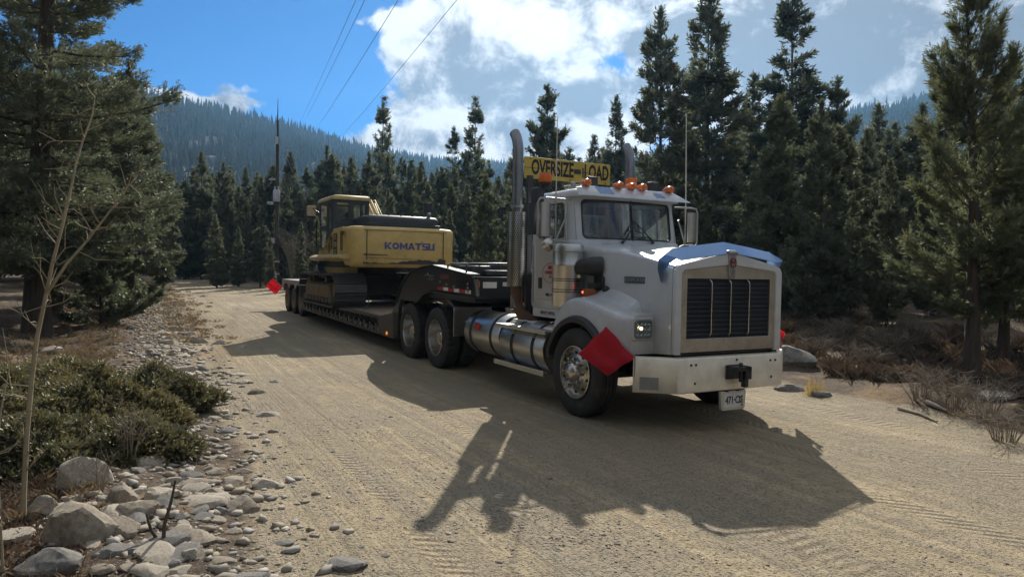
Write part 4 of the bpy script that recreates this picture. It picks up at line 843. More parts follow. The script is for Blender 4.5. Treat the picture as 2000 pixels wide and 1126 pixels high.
# ---------------------------------------------------------------- excavator riding on the deck
ex = vroot('excavator', (-12.1, .1, .715), label='yellow crawler excavator standing on the trailer, its counterweight towards the truck', cat='excavator')
P = ex
def track(v0, v1):
    R_ = .40; ua, ub = -10.42, -13.75; zc = .725+R_; path = []
    def add(p): path.append(p)
    n1 = 60
    for k in range(n1): q = k/n1; add((ub+(ua-ub)*q, zc+R_-.035*math.sin(math.pi*q)))       # top run, sagging a little
    for k in range(30): a = R(90-180*k/30); add((ua+R_*math.cos(a), zc+R_*math.sin(a)))
    for k in range(n1): q = k/n1; add((ua+(ub-ua)*q, zc-R_))
    for k in range(30): a = R(270-180*k/30); add((ub+R_*math.cos(a), zc+R_*math.sin(a)))
    pts = path+[path[0]]; L = [0]
    for a, b in zip(pts[:-1], pts[1:]): L.append(L[-1]+math.hypot(a[0]-b[0], a[1]-b[1]))
    N = 46; m_ = MB(); ln = MB()
    def at(d_):
        d_ %= L[-1]; i = max(0, np.searchsorted(L, d_)-1); q = (d_-L[i])/(L[i+1]-L[i]); a, b = pts[i], pts[i+1]
        return Vector((a[0]+(b[0]-a[0])*q, a[1]+(b[1]-a[1])*q))
    st = L[-1]/N
    for k in range(N):
        a, b = at(k*st+.012), at((k+1)*st-.002); d_ = (b-a).normalized(); nn = Vector((-d_.y, d_.x))
        q = [(0, -.012), (0, .012), (.25, .012), (.28, .04), (.34, .04), (.36, .012), (.6, .012), (.62, .032), (.68, .032), (.7, .012), (.97, .012), (.985, .04), (1.04, .045), (1.04, .02), (1., -.012)]
        m_.prism([tuple(a+(b-a)*f+nn*h) for f, h in q], 1, v0, v1)
    vm = (v0+v1)/2
    inner = [(x, z) for x, z in path]
    sh_ = m_.link('track', trackm, P, smooth=0)
    ci = [(ua+(ub-ua)*.5, zc)]
    def shrink(p, s_): 
        cx = min(max(p[0], ub), ua); return (cx+(p[0]-cx)*s_, zc+(p[1]-zc)*s_)
    o_ = [(p[0], v0+.0, p[1]) for p in [shrink(p, .94) for p in path[::3]]]; i_ = [(p[0], v0, p[1]) for p in [shrink(p, .78) for p in path[::3]]]
    MB().frame([(a, vm-.17, c) for a, b, c in o_], [(a, vm-.17, c) for a, b, c in i_], (0, .34, 0)).link('track_chain', trackm, sh_)
    fr = MB().prism([(ua-.2, zc-.26), (ub+.2, zc-.26), (ub+.25, zc+.05), (ub+.5, zc+.17), (ua-.5, zc+.17), (ua-.2, zc+.05)], 1, vm-.25, vm+.25)
    sgn = -1 if vm < 0 else 1
    fr.prism([(ua-.15, zc-.2), (ub+.3, zc-.2), (ub+.4, zc+.12), (ua-.4, zc+.12)], 1, vm+sgn*.25, vm+sgn*.36).link('track_frame', trackframe, P, bevel=.02)
    ro = MB()
    for k in range(9): ro.lathe((ua-.25-k*.36, vm+sgn*.36, zc-.27), (0, sgn, 0), [(.1, -.6), (.1, -.02), (.085, 0), (.05, .02), (0, .02)], 14)
    for u in (ua-.9, ub+1.0): ro.lathe((u, vm+sgn*.3, zc+.27), (0, sgn, 0), [(.08, -.5), (.08, 0), (0, .01)], 12)
    ro.link('roller', trackm, sh_)
    sp = MB(); sp.lathe((ua, vm+sgn*.2, zc), (0, sgn, 0), [(.3, -.3), (.3, -.02), (.22, .02), (.2, .1), (0, .12)], 24).lathe((ub, vm+sgn*.2, zc), (0, sgn, 0), [(.31, -.35), (.31, 0), (.2, .02), (.12, .06), (0, .06)], 24).link('sprocket', trackframe, sh_)
track(-1.53, -.73); track(.93, 1.73)
MB().prism([(-11.0, 1.0), (-13.2, 1.0), (-12.9, 1.42), (-11.3, 1.42)], 1, -.75, .95).lathe((-12.1, .1, 1.4), (0, 0, 1), [(.68, 0), (.68, .12), (.62, .13), (.62, .32), (0, .33)], 36).link('undercarriage', trackm, P, bevel=.02)
MB().box((-13.3, -1.2, 1.70), (-9.95, 1.38, 1.86)).box((-13.1, -.2, 1.7), (-11.6, .6, 2.3)).link('revolving_frame', darkgrey, P, bevel=.02)
MB().box((-13.2, -1.18, 1.5), (-10.6, -.8, 1.72)).link('belly_frame', yellow, P, bevel=.02)
hz = MB()
for k in range(5): hz.tube([(-12.9+k*.16, -1.2, 1.9), (-12.95+k*.16, -1.26, 1.72), (-12.8+k*.16, -1.25, 1.58), (-12.6+k*.15, -1.2, 1.5)], .02, 6)
hz.link_each('hydraulic_hose', black, P)
# counterweight
cw = []
def cwplan(i, dz=0.):
    out = [(-10.25+i*.3, -1.26+i)]
    vs_ = [-1.245, -1.22, -1.14, -1.0]; us_ = [-9.78, -9.66, -9.58, -9.53]
    out += [(u-i, v+i*.7) for u, v in zip(us_, vs_)]
    out += [(-9.51-i, -.6), (-9.50-i, -.2), (-9.50-i, .38), (-9.51-i, .78)]
    out += [(u-i, .18-v-i*.7) for u, v in reversed(list(zip(us_, vs_)))]
    out += [(-10.25+i*.3, 1.44-i)]
    return out
cwt = MB().loft([[(u, v, z) for u, v in cwplan(i)] for i, z in ((.10, 1.72), (.03, 1.78), (0, 1.86), (0, 2.60), (.015, 2.66), (.05, 2.70), (.11, 2.715))]).link('counterweight', yellow, P, smooth=50)
def strokes():
    """block letters for the maker's name, drawn as bars"""
    L = {'K': [[(0, 0), (.3, 0), (.3, 1), (0, 1)], [(.3, .42), (.7, 0), (1.1, 0), (.55, .55)], [(.3, .42), (.55, .45), (1.1, 1), (.7, 1)]],
         'M': [[(0, 0), (.28, 0), (.28, 1), (0, 1)], [(.92, 0), (1.2, 0), (1.2, 1), (.92, 1)], [(.28, 1), (.28, .55), (.6, .1), (.6, .5)], [(.92, 1), (.92, .55), (.6, .1), (.6, .5)]],
         'A': [[(0, 0), (.32, 0), (.66, 1), (.4, 1)], [(1.1, 0), (.78, 0), (.44, 1), (.7, 1)], [(.3, .2), (.8, .2), (.74, .4), (.36, .4)]],
         'T': [[(.38, 0), (.7, 0), (.7, 1), (.38, 1)], [(0, .76), (1.06, .76), (1.06, 1), (0, 1)], [(.98, 1.05), (1.18, 1.05), (1.18, 1.24), (.98, 1.24)]],
         'S': [[(0, 0), (.9, 0), (.9, .2), (0, .2)], [(.62, .2), (.9, .2), (.9, .6), (.62, .6)], [(0, .4), (.62, .4), (.62, .6), (0, .6)], [(0, .6), (.28, .6), (.28, .8), (0, .8)], [(0, .8), (.9, .8), (.9, 1), (0, 1)]],
         'U': [[(0, 0), (.3, 0), (.3, 1), (0, 1)], [(.7, 0), (1., 0), (1., 1), (.7, 1)], [(.3, 0), (.7, 0), (.7, .22), (.3, .22)]]}
    return L
def word(parent, U, v0, w0, h, width):
    L = strokes(); adv = {'K': 1.14, 'O': 1.16, 'M': 1.26, 'A': 1.1, 'T': 1.16, 'S': .97, 'U': 1.0}; m_ = MB(); x = 0
    tot = sum(adv[c] for c in 'KOMATSU'); s_ = width/tot
    for c in 'KOMATSU':
        if c == 'O':
            o_ = [(.54+.54*math.cos(R(a)), .5+.5*math.sin(R(a))) for a in range(0, 360, 15)]; i_ = [(.54+.22*math.cos(R(a)), .5+.2*math.sin(R(a))) for a in range(0, 360, 15)]
            m_.frame([(U, v0+(x+a)*s_, w0+b*h) for a, b in o_], [(U, v0+(x+a)*s_, w0+b*h) for a, b in i_], (.004, 0, 0))
        else:
            for q in L[c]: m_.prism([(v0+(x+a)*s_, w0+b*h) for a, b in q], 0, U, U+.004)
        x += adv[c]
    return m_.link('maker_lettering', blueink, parent, smooth=0)
word(cwt, -9.499, -.46, 2.165, .17, 1.30)
# scuffs and the dark scraped lower edge
scm = mat('scraped_dark_paint', (.05, .045, .042), .6, dirt=(.13, .1, .06), damt=.4)
sc_ = MB(); rr_ = random.Random(4)
top = [(v, 1.86+.05*math.sin(v*3.1)+rr_.uniform(-.012, .02)+(.09 if v > .95 else 0)) for v in np.linspace(-.98, 1.14, 50)]
sc_.prism([(v, w_) for v, w_ in top]+[(v, 1.862-.055+.0*v) for v in np.linspace(1.14, -.98, 20)], 0, -9.535, -9.493)
sc_.prism([(-.98, 2.02), (-.4, 2.015), (-.35, 2.03), (-.97, 2.045)], 0, -9.52, -9.495).prism([(-.9, 1.95), (.1, 1.93), (.5, 1.935), (-.3, 1.945)], 0, -9.52, -9.495)
sc_.link('scuff', scm, cwt, smooth=0)
sm_ = MB()
for v in (-.9, 1.08): sm_.box((-9.515, v-.006, 1.9), (-9.494, v+.006, 2.62))
sm_.box((-9.515, -.98, 2.615), (-9.496, 1.16, 2.625)).link_each('panel_seam', scm, cwt)
for v in (-.75, .95): MB().tube([(-9.7, v-.12, 2.71), (-9.68, v-.1, 2.78), (-9.68, v+.1, 2.78), (-9.7, v+.12, 2.71)], .02, 8).link('lifting_eye', darkgrey, cwt)
for u in (-10.5, -12.2): MB().tube([(u, 1.3, 2.68), (u, 1.32, 3.05), (u-.5, 1.32, 3.05), (u-.5, 1.3, 2.68)], .018, 6).link('hand_rail', darkgrey, P)
# engine hood, right side tank, left side house
hd = MB().loft([[(u, v, w_) for u, v in ((-9.85+a, -.78-b), (-9.85+a, 1.08+b), (-11.0-a, 1.08+b), (-11.0-a, -.78-b))] for a, b, w_ in ((.04, .02, 2.70), (.02, .0, 2.93), (-.05, -.05, 3.0), (-.14, -.16, 3.03))]).link('engine_hood', darkgrey, P, bevel=.03, smooth=60)
rb = MB()
for v in (-.5, -.2, .12, .42, .74): rb.box((-10.9, v-.02, 3.02), (-9.98, v+.02, 3.045))
rb.link_each('hood_rib', darkgrey, hd)
MB().tube([(-10.0, .88, 2.98), (-10.0, .88, 3.05), (-9.98, .88, 3.08)], .04, 10).ball((-10.0, .88, 3.1), .055).link('exhaust_stub', greysteel, P)
MB().tube([(-10.6, 1.0, 3.0), (-10.6, 1.02, 3.42), (-10.6, 1.2, 3.46)], .014, 6).box((-10.63, .98, 3.15), (-10.6, 1.2, 3.44)).link('rear_mirror', darkgrey, P)
MB().loft([[(u, v, w_) for u, v in ((-10.2, .55), (-10.2, 1.44-a), (-13.1, 1.44-a), (-13.1, .55))] for a, w_ in ((0, 1.86), (0, 2.62), (.08, 2.7))]).link('tank_housing', yellow, P, bevel=.02)
hs_ = MB().prism([(-10.2, 1.98), (-12.95, 1.98), (-12.6, 2.15), (-12.25, 2.24), (-11.35, 2.62), (-11.1, 2.69), (-10.2, 2.71)], 1, -1.3, -.9).link('side_housing', yellow, P, bevel=.025, seg=3)
MB().box((-10.42, -1.306, 2.12), (-10.2, -1.298, 2.60)).box((-10.42, -1.306, 2.5), (-10.05, -1.298, 2.60)).link('side_vent', mat('vent_brown', (.15, .095, .04), .7, dirt=(.1, .07, .05), damt=.4), hs_)
ve = MB()
for k in range(10): ve.box((-11.62, -1.306, 2.08+k*.028), (-11.45, -1.298, 2.095+k*.028)); ve.box((-11.32, -1.306, 2.2+k*.028), (-11.2, -1.298, 2.215+k*.028))
ve.link('louvre', ink, hs_)
dc = MB().box((-11.08, -1.306, 2.0), (-10.72, -1.299, 2.56)).link('model_decal', ink, P)
for tx, z in (('PC', 2.46), ('220', 2.28), ('LC', 2.09)): text('decal_lettering', tx, .17, yellowl, dc, (-10.9, -1.3075, z), (1, 0, 0), (0, 0, 1), sx=1.0, bold=.003)
MB().loft([[(u, -1.28, 1.86), (u, -1.44, 1.93), (u, -1.44, 1.97), (u, -1.28, 2.04)] for u in (-13.25, -9.95)]).loft([[(-9.95, -1.28, 1.84), (-9.95, -1.42, 1.93), (-9.95, -1.28, 2.05)], [(-9.72, -1.24, 1.84), (-9.75, -1.27, 1.93), (-9.72, -1.24, 2.05)]]).link('catwalk', yellowl, P, bevel=.01)
# cab
cb = MB(); V0, V1, U0, U1 = -1.3, -.36, -11.12, -12.72
post = lambda a, b: cb.box(a, b)
cb.box((U0, V0, 2.1), (U0-.05, V1, 2.86))
def win(m_, plane, oc, ic, d_): m_.frame(bil(oc, uq(.04)), bil(ic, uq(.14)), d_)
half = (V0+V1)/2-.03
win(cb, 0, [(U0, V0, 2.85), (U0, half, 2.85), (U0, half, 3.47), (U0, V0, 3.47)], [(U0, V0+.08, 2.90), (U0, half-.05, 2.90), (U0, half-.05, 3.37), (U0, V0+.08, 3.37)], (-.05, 0, 0))
win(cb, 0, [(U0, half, 2.85), (U0, V1, 2.85), (U0, V1, 3.47), (U0, half, 3.47)], [(U0, half+.07, 2.86), (U0, V1-.08, 2.86), (U0, V1-.08, 3.35), (U0, half+.07, 3.35)], (-.05, 0, 0))
for s_, V in ((1, V0), (-1, V1)):
    d_ = (0, .05*s_, 0)
    win(cb, 1, [(-11.17, V, 2.15), (-11.75, V, 2.15), (-11.75, V, 3.47), (-11.17, V, 3.47)], [(-11.36, V, 2.72), (-11.68, V, 2.60), (-11.68, V, 3.38), (-11.36, V, 3.38)], d_)
    win(cb, 1, [(-11.75, V, 2.76), (-12.6, V, 2.76), (-12.72, V, 3.47), (-11.75, V, 3.47)], [(-11.84, V, 2.80), (-12.50, V, 2.80), (-12.60, V, 3.39), (-11.84, V, 3.39)], d_)
    win(cb, 1, [(-11.75, V, 2.15), (-12.5, V, 2.15), (-12.6, V, 2.76), (-11.75, V, 2.76)], [(-11.98, V, 2.22), (-12.42, V, 2.22), (-12.50, V, 2.70), (-11.84, V, 2.70)], d_)
win(cb, 0, [(-12.5, V0, 2.15), (-12.5, V1, 2.15), (-12.72, V1, 3.47), (-12.72, V0, 3.47)], [(-12.5, V0+.07, 2.2), (-12.5, V1-.07, 2.2), (-12.7, V1-.07, 3.4), (-12.7, V0+.07, 3.4)], (.04, 0, 0))
cb.box((-12.5, V0, 2.05), (U0, V1, 2.16))
excab = cb.link('operator_cab', mat('cab_frame_grey', (.045, .052, .06), .45, dirt=(.14, .12, .1), damt=.25), P, bevel=.006)
MB().loft([[(u, v, w_) for u, v in ((U0+.04-i, V0-.03+i), (U0+.04-i, V1+.03-i), (U1-.05+i, V1+.03-i), (U1-.05+i, V0-.03+i))] for i, w_ in ((.0, 3.45), (0., 3.50), (.03, 3.545), (.09, 3.575), (.2, 3.585))]).box((-12.0, V0+.2, 3.58), (-11.4, V1-.2, 3.60)).link('cab_roof', yellowl, excab, bevel=.02, smooth=60)
gl_ = MB().add([(U0-.02, V0+.05, 2.87), (U0-.02, V1-.05, 2.87), (U0-.02, V1-.05, 3.4), (U0-.02, V0+.05, 3.4)], [(0, 1, 2, 3)])
gl_.link('rear_window', glassg, excab, fixn=False)
for V, n_ in ((V0+.02, 'side_window'), (V1-.02, 'side_window')): MB().add([(-11.3, V, 2.6), (-12.66, V, 2.75), (-12.66, V, 3.42), (-11.3, V, 3.42)], [(0, 1, 2, 3)]).add([(-11.8, V, 2.2), (-12.48, V, 2.2), (-12.56, V, 2.73), (-11.8, V, 2.73)], [(0, 1, 2, 3)]).link(n_, glassg, excab, fixn=False)
MB().box((-11.75, -1.05, 2.2), (-11.3, -.6, 2.6)).box((-11.42, -1.02, 2.5), (-11.3, -.65, 3.0)).box((-11.4, -.95, 3.0), (-11.3, -.7, 3.15)).link('operator_seat', seatm, excab, bevel=.05)
MB().tube([(-12.75, V0, 3.2), (-12.85, -1.42, 3.3), (-12.88, -1.44, 3.38)], .014, 6).link('mirror_arm', black, excab)
MB().prism(rrect(-1.475, 3.25, .12, .145, .04, 4), 0, -12.9, -12.85).link('mirror', mat('mirror_back_cream', (.55, .45, .28), .5), excab, bevel=.01)
MB().tube([(-12.76, V0-.03, 2.1), (-12.78, V0-.05, 2.6), (-12.78, V0-.04, 3.0)], .02, 6).link('grab_rail', black, excab)
# boom folded forward over the rear deck
bm_ = MB().prism([(-11.8, 2.2), (-12.2, 2.1), (-13.5, 3.05), (-14.2, 3.15), (-16.6, 2.35), (-16.75, 2.5), (-16.6, 2.62), (-14.0, 3.62), (-13.2, 3.6), (-11.9, 2.5)], 1, .08, .46).link('boom', yellow, P, bevel=.02)
MB().tube([(-12.4, .0, 2.25), (-13.9, .0, 3.1)], .06, 10).tube([(-12.4, .54, 2.25), (-13.9, .54, 3.1)], .06, 10).tube([(-13.6, .27, 3.68), (-15.9, .27, 2.95)], .07, 10).link('hydraulic_ram', yellowl, bm_)
ho = MB()
for k in range(4): ho.tube([(-11.75, .0+k*.14, 2.6), (-12.3, .05+k*.12, 3.1), (-13.2, .08+k*.12, 3.68), (-14.1, .1+k*.11, 3.68)], .022, 6)
ho.link_each('boom_line', yellowl, bm_)
st2 = MB().prism([(-16.5, 2.7), (-16.9, 2.7), (-17.3, 1.65), (-17.15, 1.6), (-16.6, 2.2)], 1, .12, .42).link('stick', yellow, bm_, bevel=.02)
MB().prism([(-17.3, 1.75), (-17.6, 1.7), (-17.75, 1.45), (-17.6, 1.27), (-17.1, 1.26), (-17.0, 1.5)], 1, -.3, .85).link('bucket', trackm, bm_, bevel=.02)
# tie-down chain
MB().tube([(-9.95, -.7, .95), (-9.3, -.9, .86), (-8.7, -1.2, .74)], .014, 6).tube([(-9.95, .9, .95), (-9.3, .9, .86), (-8.7, 1.2, .74)], .014, 6).link('tie_down_chain', trackm, P)

# ================================================================ vegetation
def leafmat(name, a, b, tr=.35, warm=None):
    m_ = bpy.data.materials.new(name); m_.use_nodes = True; t = NT(m_.node_tree); t.n.remove(t.n['Principled BSDF'])
    g = t.node('ShaderNodeNewGeometry'); oi = t.node('ShaderNodeObjectInfo'); tc = t.node('ShaderNodeTexCoord')
    n = t.noise(tc.outputs['Object'], .9, 3., .6)
    f = t.m('ADD', t.m('MULTIPLY', g.outputs['Random Per Island'], .55), t.m('ADD', t.m('MULTIPLY', t.m('SUBTRACT', n, .5), 1.1), t.m('MULTIPLY', t.m('SUBTRACT', oi.outputs['Random'], .5), .35)), clamp=True)
    c = t.mix(f, a, b)
    if warm is not None: c = t.mix(t.ss(t.m('ADD', g.outputs['Random Per Island'], t.m('MULTIPLY', n, .2)), 1.04, 1.08), c, warm)
    d_ = t.node('ShaderNodeBsdfDiffuse'); tl = t.node('ShaderNodeBsdfTranslucent'); gl = t.node('ShaderNodeBsdfGlossy'); gl.inputs['Roughness'].default_value = .55; gl.inputs[0].default_value = (.75, .75, .66, 1)
    t.l.new(c, d_.inputs[0]); t.l.new(c, tl.inputs[0])
    x = t.node('ShaderNodeMixShader'); x.inputs[0].default_value = tr; t.l.new(d_.outputs[0], x.inputs[1]); t.l.new(tl.outputs[0], x.inputs[2])
    y = t.node('ShaderNodeMixShader'); y.inputs[0].default_value = .11; t.l.new(x.outputs[0], y.inputs[1]); t.l.new(gl.outputs[0], y.inputs[2])
    t.l.new(y.outputs[0], t.n['Material Output'].inputs[0]); return m_
needles = leafmat('spruce_needles', (.085, .105, .06), (.20, .22, .115), .6, (.16, .10, .05))
pineneedles = leafmat('pine_needles', (.095, .115, .055), (.22, .24, .105), .6, (.2, .13, .06))
juniper_m = leafmat('juniper_needles', (.085, .085, .036), (.27, .215, .075), .5, (.2, .15, .07))
bark = mat('bark', (.085, .065, .05), .95, var=.35, scale=4., stretch=(3, 3, .5), bump=.8, bscale=18., dirt=(.15, .14, .12), damt=.25)
greytwig = mat('bare_twigs', (.26, .22, .17), .85, var=.3)
aspenbark = mat('aspen_bark', (.30, .25, .155), .75, var=.2, scale=9., stretch=(1, 1, .5), dirt=(.12, .1, .07), damt=.3, dscale=12.)

def unit(a): return a/np.maximum(np.linalg.norm(a, axis=1, keepdims=True), 1e-6)
def shoots(P_, D_, L_, k, nl, nw, g):
    """needle-clad shoots: k needle triangles along each shoot"""
    n = len(P_); t_ = g.random((n, k)); rd = g.normal(size=(n, k, 3)); D3 = D_[:, None, :]
    rd -= (rd*D3).sum(-1, keepdims=True)*D3; rd /= np.maximum(np.linalg.norm(rd, axis=-1, keepdims=True), 1e-6)
    b = P_[:, None, :]+D3*(t_*L_[:, None])[..., None]
    ln = (nl*(.7+.6*g.random((n, k))))[..., None]
    tip = b+(D3*.75+rd*.75)*ln; side = np.cross(D3+0*rd, rd); s2 = side*(nw*.5)
    mid = b+(D3*.3+rd*.42)*ln
    v = np.stack([mid+s2, b-D3*ln*.25, mid-s2, tip], 2)                  # a slim four-cornered needle bundle
    return v.reshape(-1, 3)
def quads(name, v, m_, parent=None): return npmesh(name, v, np.arange(len(v)), 4, m_, parent)
def conifer(seed, H, Rb, cb, nb, S, k, sl_, nl, nw, e0=-12., e1=50., curl=.15, tr_r=.12, sway=.15, dens_out=.35, pw=.8, gaps=.25, fm=None, lab='conifer', width=.42):
    """one tree: an Empty with trunk (stem and limbs) and crown"""
    g = np.random.default_rng(seed); root = empty(lab)
    u = np.sort(g.random(nb)**1.1); z = H*(cb+(1-cb)*u*.97); Lb = Rb*np.clip((1-u)**pw, .05, 1)*np.clip(.5+u*5, 0, 1)*g.uniform(.55, 1.12, nb)
    Lb *= 1-gaps*(np.sin(u*23+seed)*.5+.5)*g.random(nb)
    az_ = np.arange(nb)*2.39996+g.normal(0, .5, nb); e = np.radians(e0+(e1-e0)*u**1.2+g.normal(0, 7, nb))
    bend = sway*g.normal(size=2)
    def axis(zz): q = zz/H; return np.stack([bend[0]*q**2*H*.12+.03*H*.3*np.sin(q*5+seed)*.2, bend[1]*q**2*H*.12, zz], -1)
    O_ = axis(z); dh = np.stack([np.cos(az_), np.sin(az_), 0*az_], -1)
    def bp(i, t_): return O_[i]+dh[i]*(Lb[i]*t_*np.cos(e[i]))[:, None]+np.array([0, 0, 1.])*(Lb[i]*(t_*np.sin(e[i])+curl*t_*t_))[:, None]
    m_ = MB(); zz = np.linspace(0, H*.985, 12); ax = axis(zz)
    m_.tube([tuple(p) for p in ax], [tr_r*(1.25 if i == 0 else 1)*(1-.95*i/11)+.006 for i in range(12)], 9)
    for i in range(nb):
        ii = np.array([i]*4); pts = bp(ii, np.array([0, .35, .7, 1.])); r0 = max(.006, tr_r*.22*Lb[i]/Rb)
        m_.tube([tuple(p) for p in pts], [r0, r0*.75, r0*.45, r0*.15], 4, cap=False)
    tr = m_.link('trunk', bark, root, smooth=60, fixn=False)
    pr = Lb**1.35; i = g.choice(nb, S, p=pr/pr.sum()); t_ = 1-(1-dens_out*g.random(S))*g.random(S)**1.25*.92
    p = bp(i, t_); lat = np.stack([-np.sin(az_[i]), np.cos(az_[i]), 0*t_], -1); off = g.uniform(-1, 1, S)
    p += lat*(off*width*Lb[i]*(1.08-t_))[:, None]; p[:, 2] += g.normal(0, .05, S)*Lb[i]+np.abs(off)*.03*Lb[i]
    d_ = dh[i]*.7+lat*(np.sign(off)*.7*np.abs(off)**.5)[:, None]+np.stack([0*t_, 0*t_, np.sin(e[i])*.6+curl*1.6*t_+.15], -1)+g.normal(0, .28, (S, 3))
    nt = max(12, S//90); tt = g.random(nt)**1.5; pt = axis(H*(1-.14*tt)); dt = g.normal(0, .5, (nt, 3)); dt[:, 2] = np.abs(dt[:, 2])*.5+.75
    P_ = np.concatenate([p, pt]); D_ = unit(np.concatenate([d_, dt])); L_ = sl_*g.uniform(.6, 1.3, len(P_))
    quads('crown', shoots(P_, D_, L_, k, nl, nw, g), fm or needles, root)
    return root
def put(o, x, y, z=None, rz=0., s=1., sz=None, **kw):
    o.location = (x, y, tz_(x, y)-.05 if z is None else z); o.rotation_euler = (0, 0, rz); o.scale = (s, s, sz or s); T(o, **kw); return o
def place(o, px, D, top, Hp, fat=1., **kw):
    """stand a tree where the photograph shows it: column px, distance D, crown top at row 'top'"""
    _, _, d = azel(px, top); q = D/d.y; x, y = d.x*q, D; zt = CAM_H+d.z*q; z0 = tz_(x, y)-.05; s = (zt-z0)/Hp
    o.location = (x, y, z0); o.scale = (s*fat, s*fat, s); o.rotation_euler.z = random.uniform(0, 6.28); T(o, **kw); return o

# ---- big trees standing close
big1 = conifer(11, 15., 3.0, .09, 170, 21000, 15, .2, .07, .019, e0=-14, e1=32, curl=.2, tr_r=.25, pw=.3, gaps=.7, lab='spruce_tree')
x, y, z = hit(75, 652); put(big1, x, y, z-.05, .6, label='big dark spruce with a thick trunk filling the left edge of the photo', cat='tree')
b2 = conifer(12, 12., 3.2, .1, 140, 15000, 10, .2, .085, .03, e0=-12, e1=35, tr_r=.2, pw=.6, gaps=.3, lab='spruce_tree')
put(b2, x-2.6, y+4.5, None, 1., label='second dark spruce behind the thick trunked spruce at far left', cat='tree')
x3, y3, z3 = hit(245, 640)
put(conifer(13, 2.6, 1.7, .04, 46, 3600, 12, .16, .07, .026, e0=2, e1=60, curl=.25, tr_r=.05, gaps=.1, lab='spruce_sapling'), x3-.9, y3+.6, None, 2., label='bushy low spruce sapling over the cobbles right of the thick trunk', cat='tree')
put(conifer(14, 7.5, 2.0, .05, 90, 6500, 10, .2, .085, .03, e0=-10, e1=40, tr_r=.11, gaps=.2, lab='spruce_tree'), x3-2.6, y3+5., None, .4, label='mid sized spruce behind the bare leaning sapling, left of the road', cat='tree')
x, y, z = hit(1897, 742)
rp = conifer(21, 7.4, 1.6, .17, 84, 4300, 18, .2, .09, .017, e0=2, e1=58, curl=.3, tr_r=.15, pw=.34, gaps=.7, fm=pineneedles, lab='pine_tree', width=.34)
_, _, d = azel(1890, -20); put(rp, x, y, z-.05, .9, (CAM_H+d.z*y/d.y-z)/7.4*1.0, label='open crowned pine with upswept top right of the truck', cat='tree')
put(conifer(22, 5.4, 1.3, .1, 64, 3400, 14, .19, .09, .022, e0=0, e1=55, curl=.25, tr_r=.09, gaps=.35, fm=pineneedles, lab='pine_tree'), x+1.6, y+1.6, None, 2.3, label='shorter pine at the right edge, just behind the open crowned pine', cat='tree')
put(conifer(23, 4.2, 1.2, .2, 40, 1600, 12, .18, .09, .024, e0=-5, e1=50, tr_r=.05, gaps=.5, fm=pineneedles, lab='pine_sapling'), x+.75, y+.35, None, 2., label='thin pine stem beside the trunk of the open crowned pine', cat='tree')

# ---- prototypes for the stand of trees
pro = []
for sd_, H, Rb, cb, nb, S, fm, e0, e1, cu, gp in ((31, 14, 2.6, .06, 130, 4600, needles, -18, 35, .15, .45), (32, 13, 2.1, .07, 120, 4000, needles, -22, 30, .12, .4), (33, 12, 2.8, .04, 120, 4800, pineneedles, -6, 50, .25, .55),
                                      (34, 15, 2.0, .10, 120, 4000, needles, -25, 35, .12, .6), (35, 11, 2.4, .03, 110, 4400, pineneedles, -5, 55, .25, .4), (36, 14, 2.2, .12, 110, 3200, pineneedles, -10, 45, .2, .7), (37, 13, 3.0, .05, 140, 5000, needles, -15, 40, .2, .45)):
    pro.append((conifer(sd_, H, Rb, cb, nb, S, 9, .40, .20, .075, e0=e0, e1=e1, curl=cu, tr_r=.15, gaps=gp, fm=fm, lab='conifer', pw=.58), H))
used = set()
def tree(k, px, D, top, fat=1., **kw):
    o, H = pro[k]
    if k in used: o = copy_tree(o)
    used.add(k); return place(o, px, D, top, H, fat, **kw)
named = [(0, 1392, 33, -20, 1.0, 'tallest broad conifer directly behind the open truck door'), (6, 1298, 36, 28, .85, 'tall conifer left of the tallest one, behind the far exhaust stack'), (3, 1557, 37, -12, 1.25, 'tall narrow conifer reaching the top edge above the truck grille'),
         (4, 1520, 23, 195, 1.0, 'sunlit young pine with two tips standing just behind the truck hood'), (2, 1632, 36, 160, .95, 'rounded grey green conifer right of the narrow tall one'), (1, 1465, 40, 150, .9, 'conifer half hidden between the two tallest trees behind the truck'),
         (4, 1645, 21, 375, .8, 'small pale pine growing low in the gap right of the grille'), (1, 1706, 42, 255, .9, 'slim dark conifer against the far ridge on the right'), (5, 744, 62, 196, .95, 'lone pointed conifer standing above the yellow excavator roofline'),
         (5, 930, 58, 192, 1., 'ragged sparse conifer against the cloud left of the near exhaust stack'), (3, 884, 58, 252, .9, 'short ragged conifer tip just left of the sparse conifer'), (2, 1073, 44, 176, .9, 'full conifer rising directly behind the yellow banner'),
         (0, 1206, 46, 194, .8, 'pointed conifer behind the right end of the yellow banner'), (1, 1168, 47, 270, .8, 'lower conifer leaning at the left flank of the one behind the banner end'), (0, 395, 50, 300, .9, 'dark conifer at the left end of the treeline, beside the big spruce'),
         (6, 440, 46, 322, .8, 'dense dark conifer beyond the road crest, left of the pole'), (1, 482, 54, 330, .8, 'slim conifer just left of the utility pole'), (0, 565, 52, 300, .9, 'conifer close behind the utility pole on its right'), (6, 636, 50, 290, .8, 'broad conifer behind the excavator cab'),
         (4, 1945, 26, 210, 1., 'pine behind the open crowned pine near the right edge'), (2, 1800, 30, 300, .9, 'pine left of and behind the open crowned pine'), (6, 2040, 24, 180, 1., 'dark conifer cut by the right edge of the photo'), (2, 952, 30, 345, .8, 'pale green young pine between excavator and the near exhaust stack'), (4, 1480, 30, 330, .9, 'young pine low behind the far mirror of the truck'), (5, 1345, 40, 110, .8, 'thin conifer between the two tallest trees at the far exhaust stack')]
for k, px, D, top, fat, lb in named: tree(k, px, D, top, fat, label=lb, cat='tree')
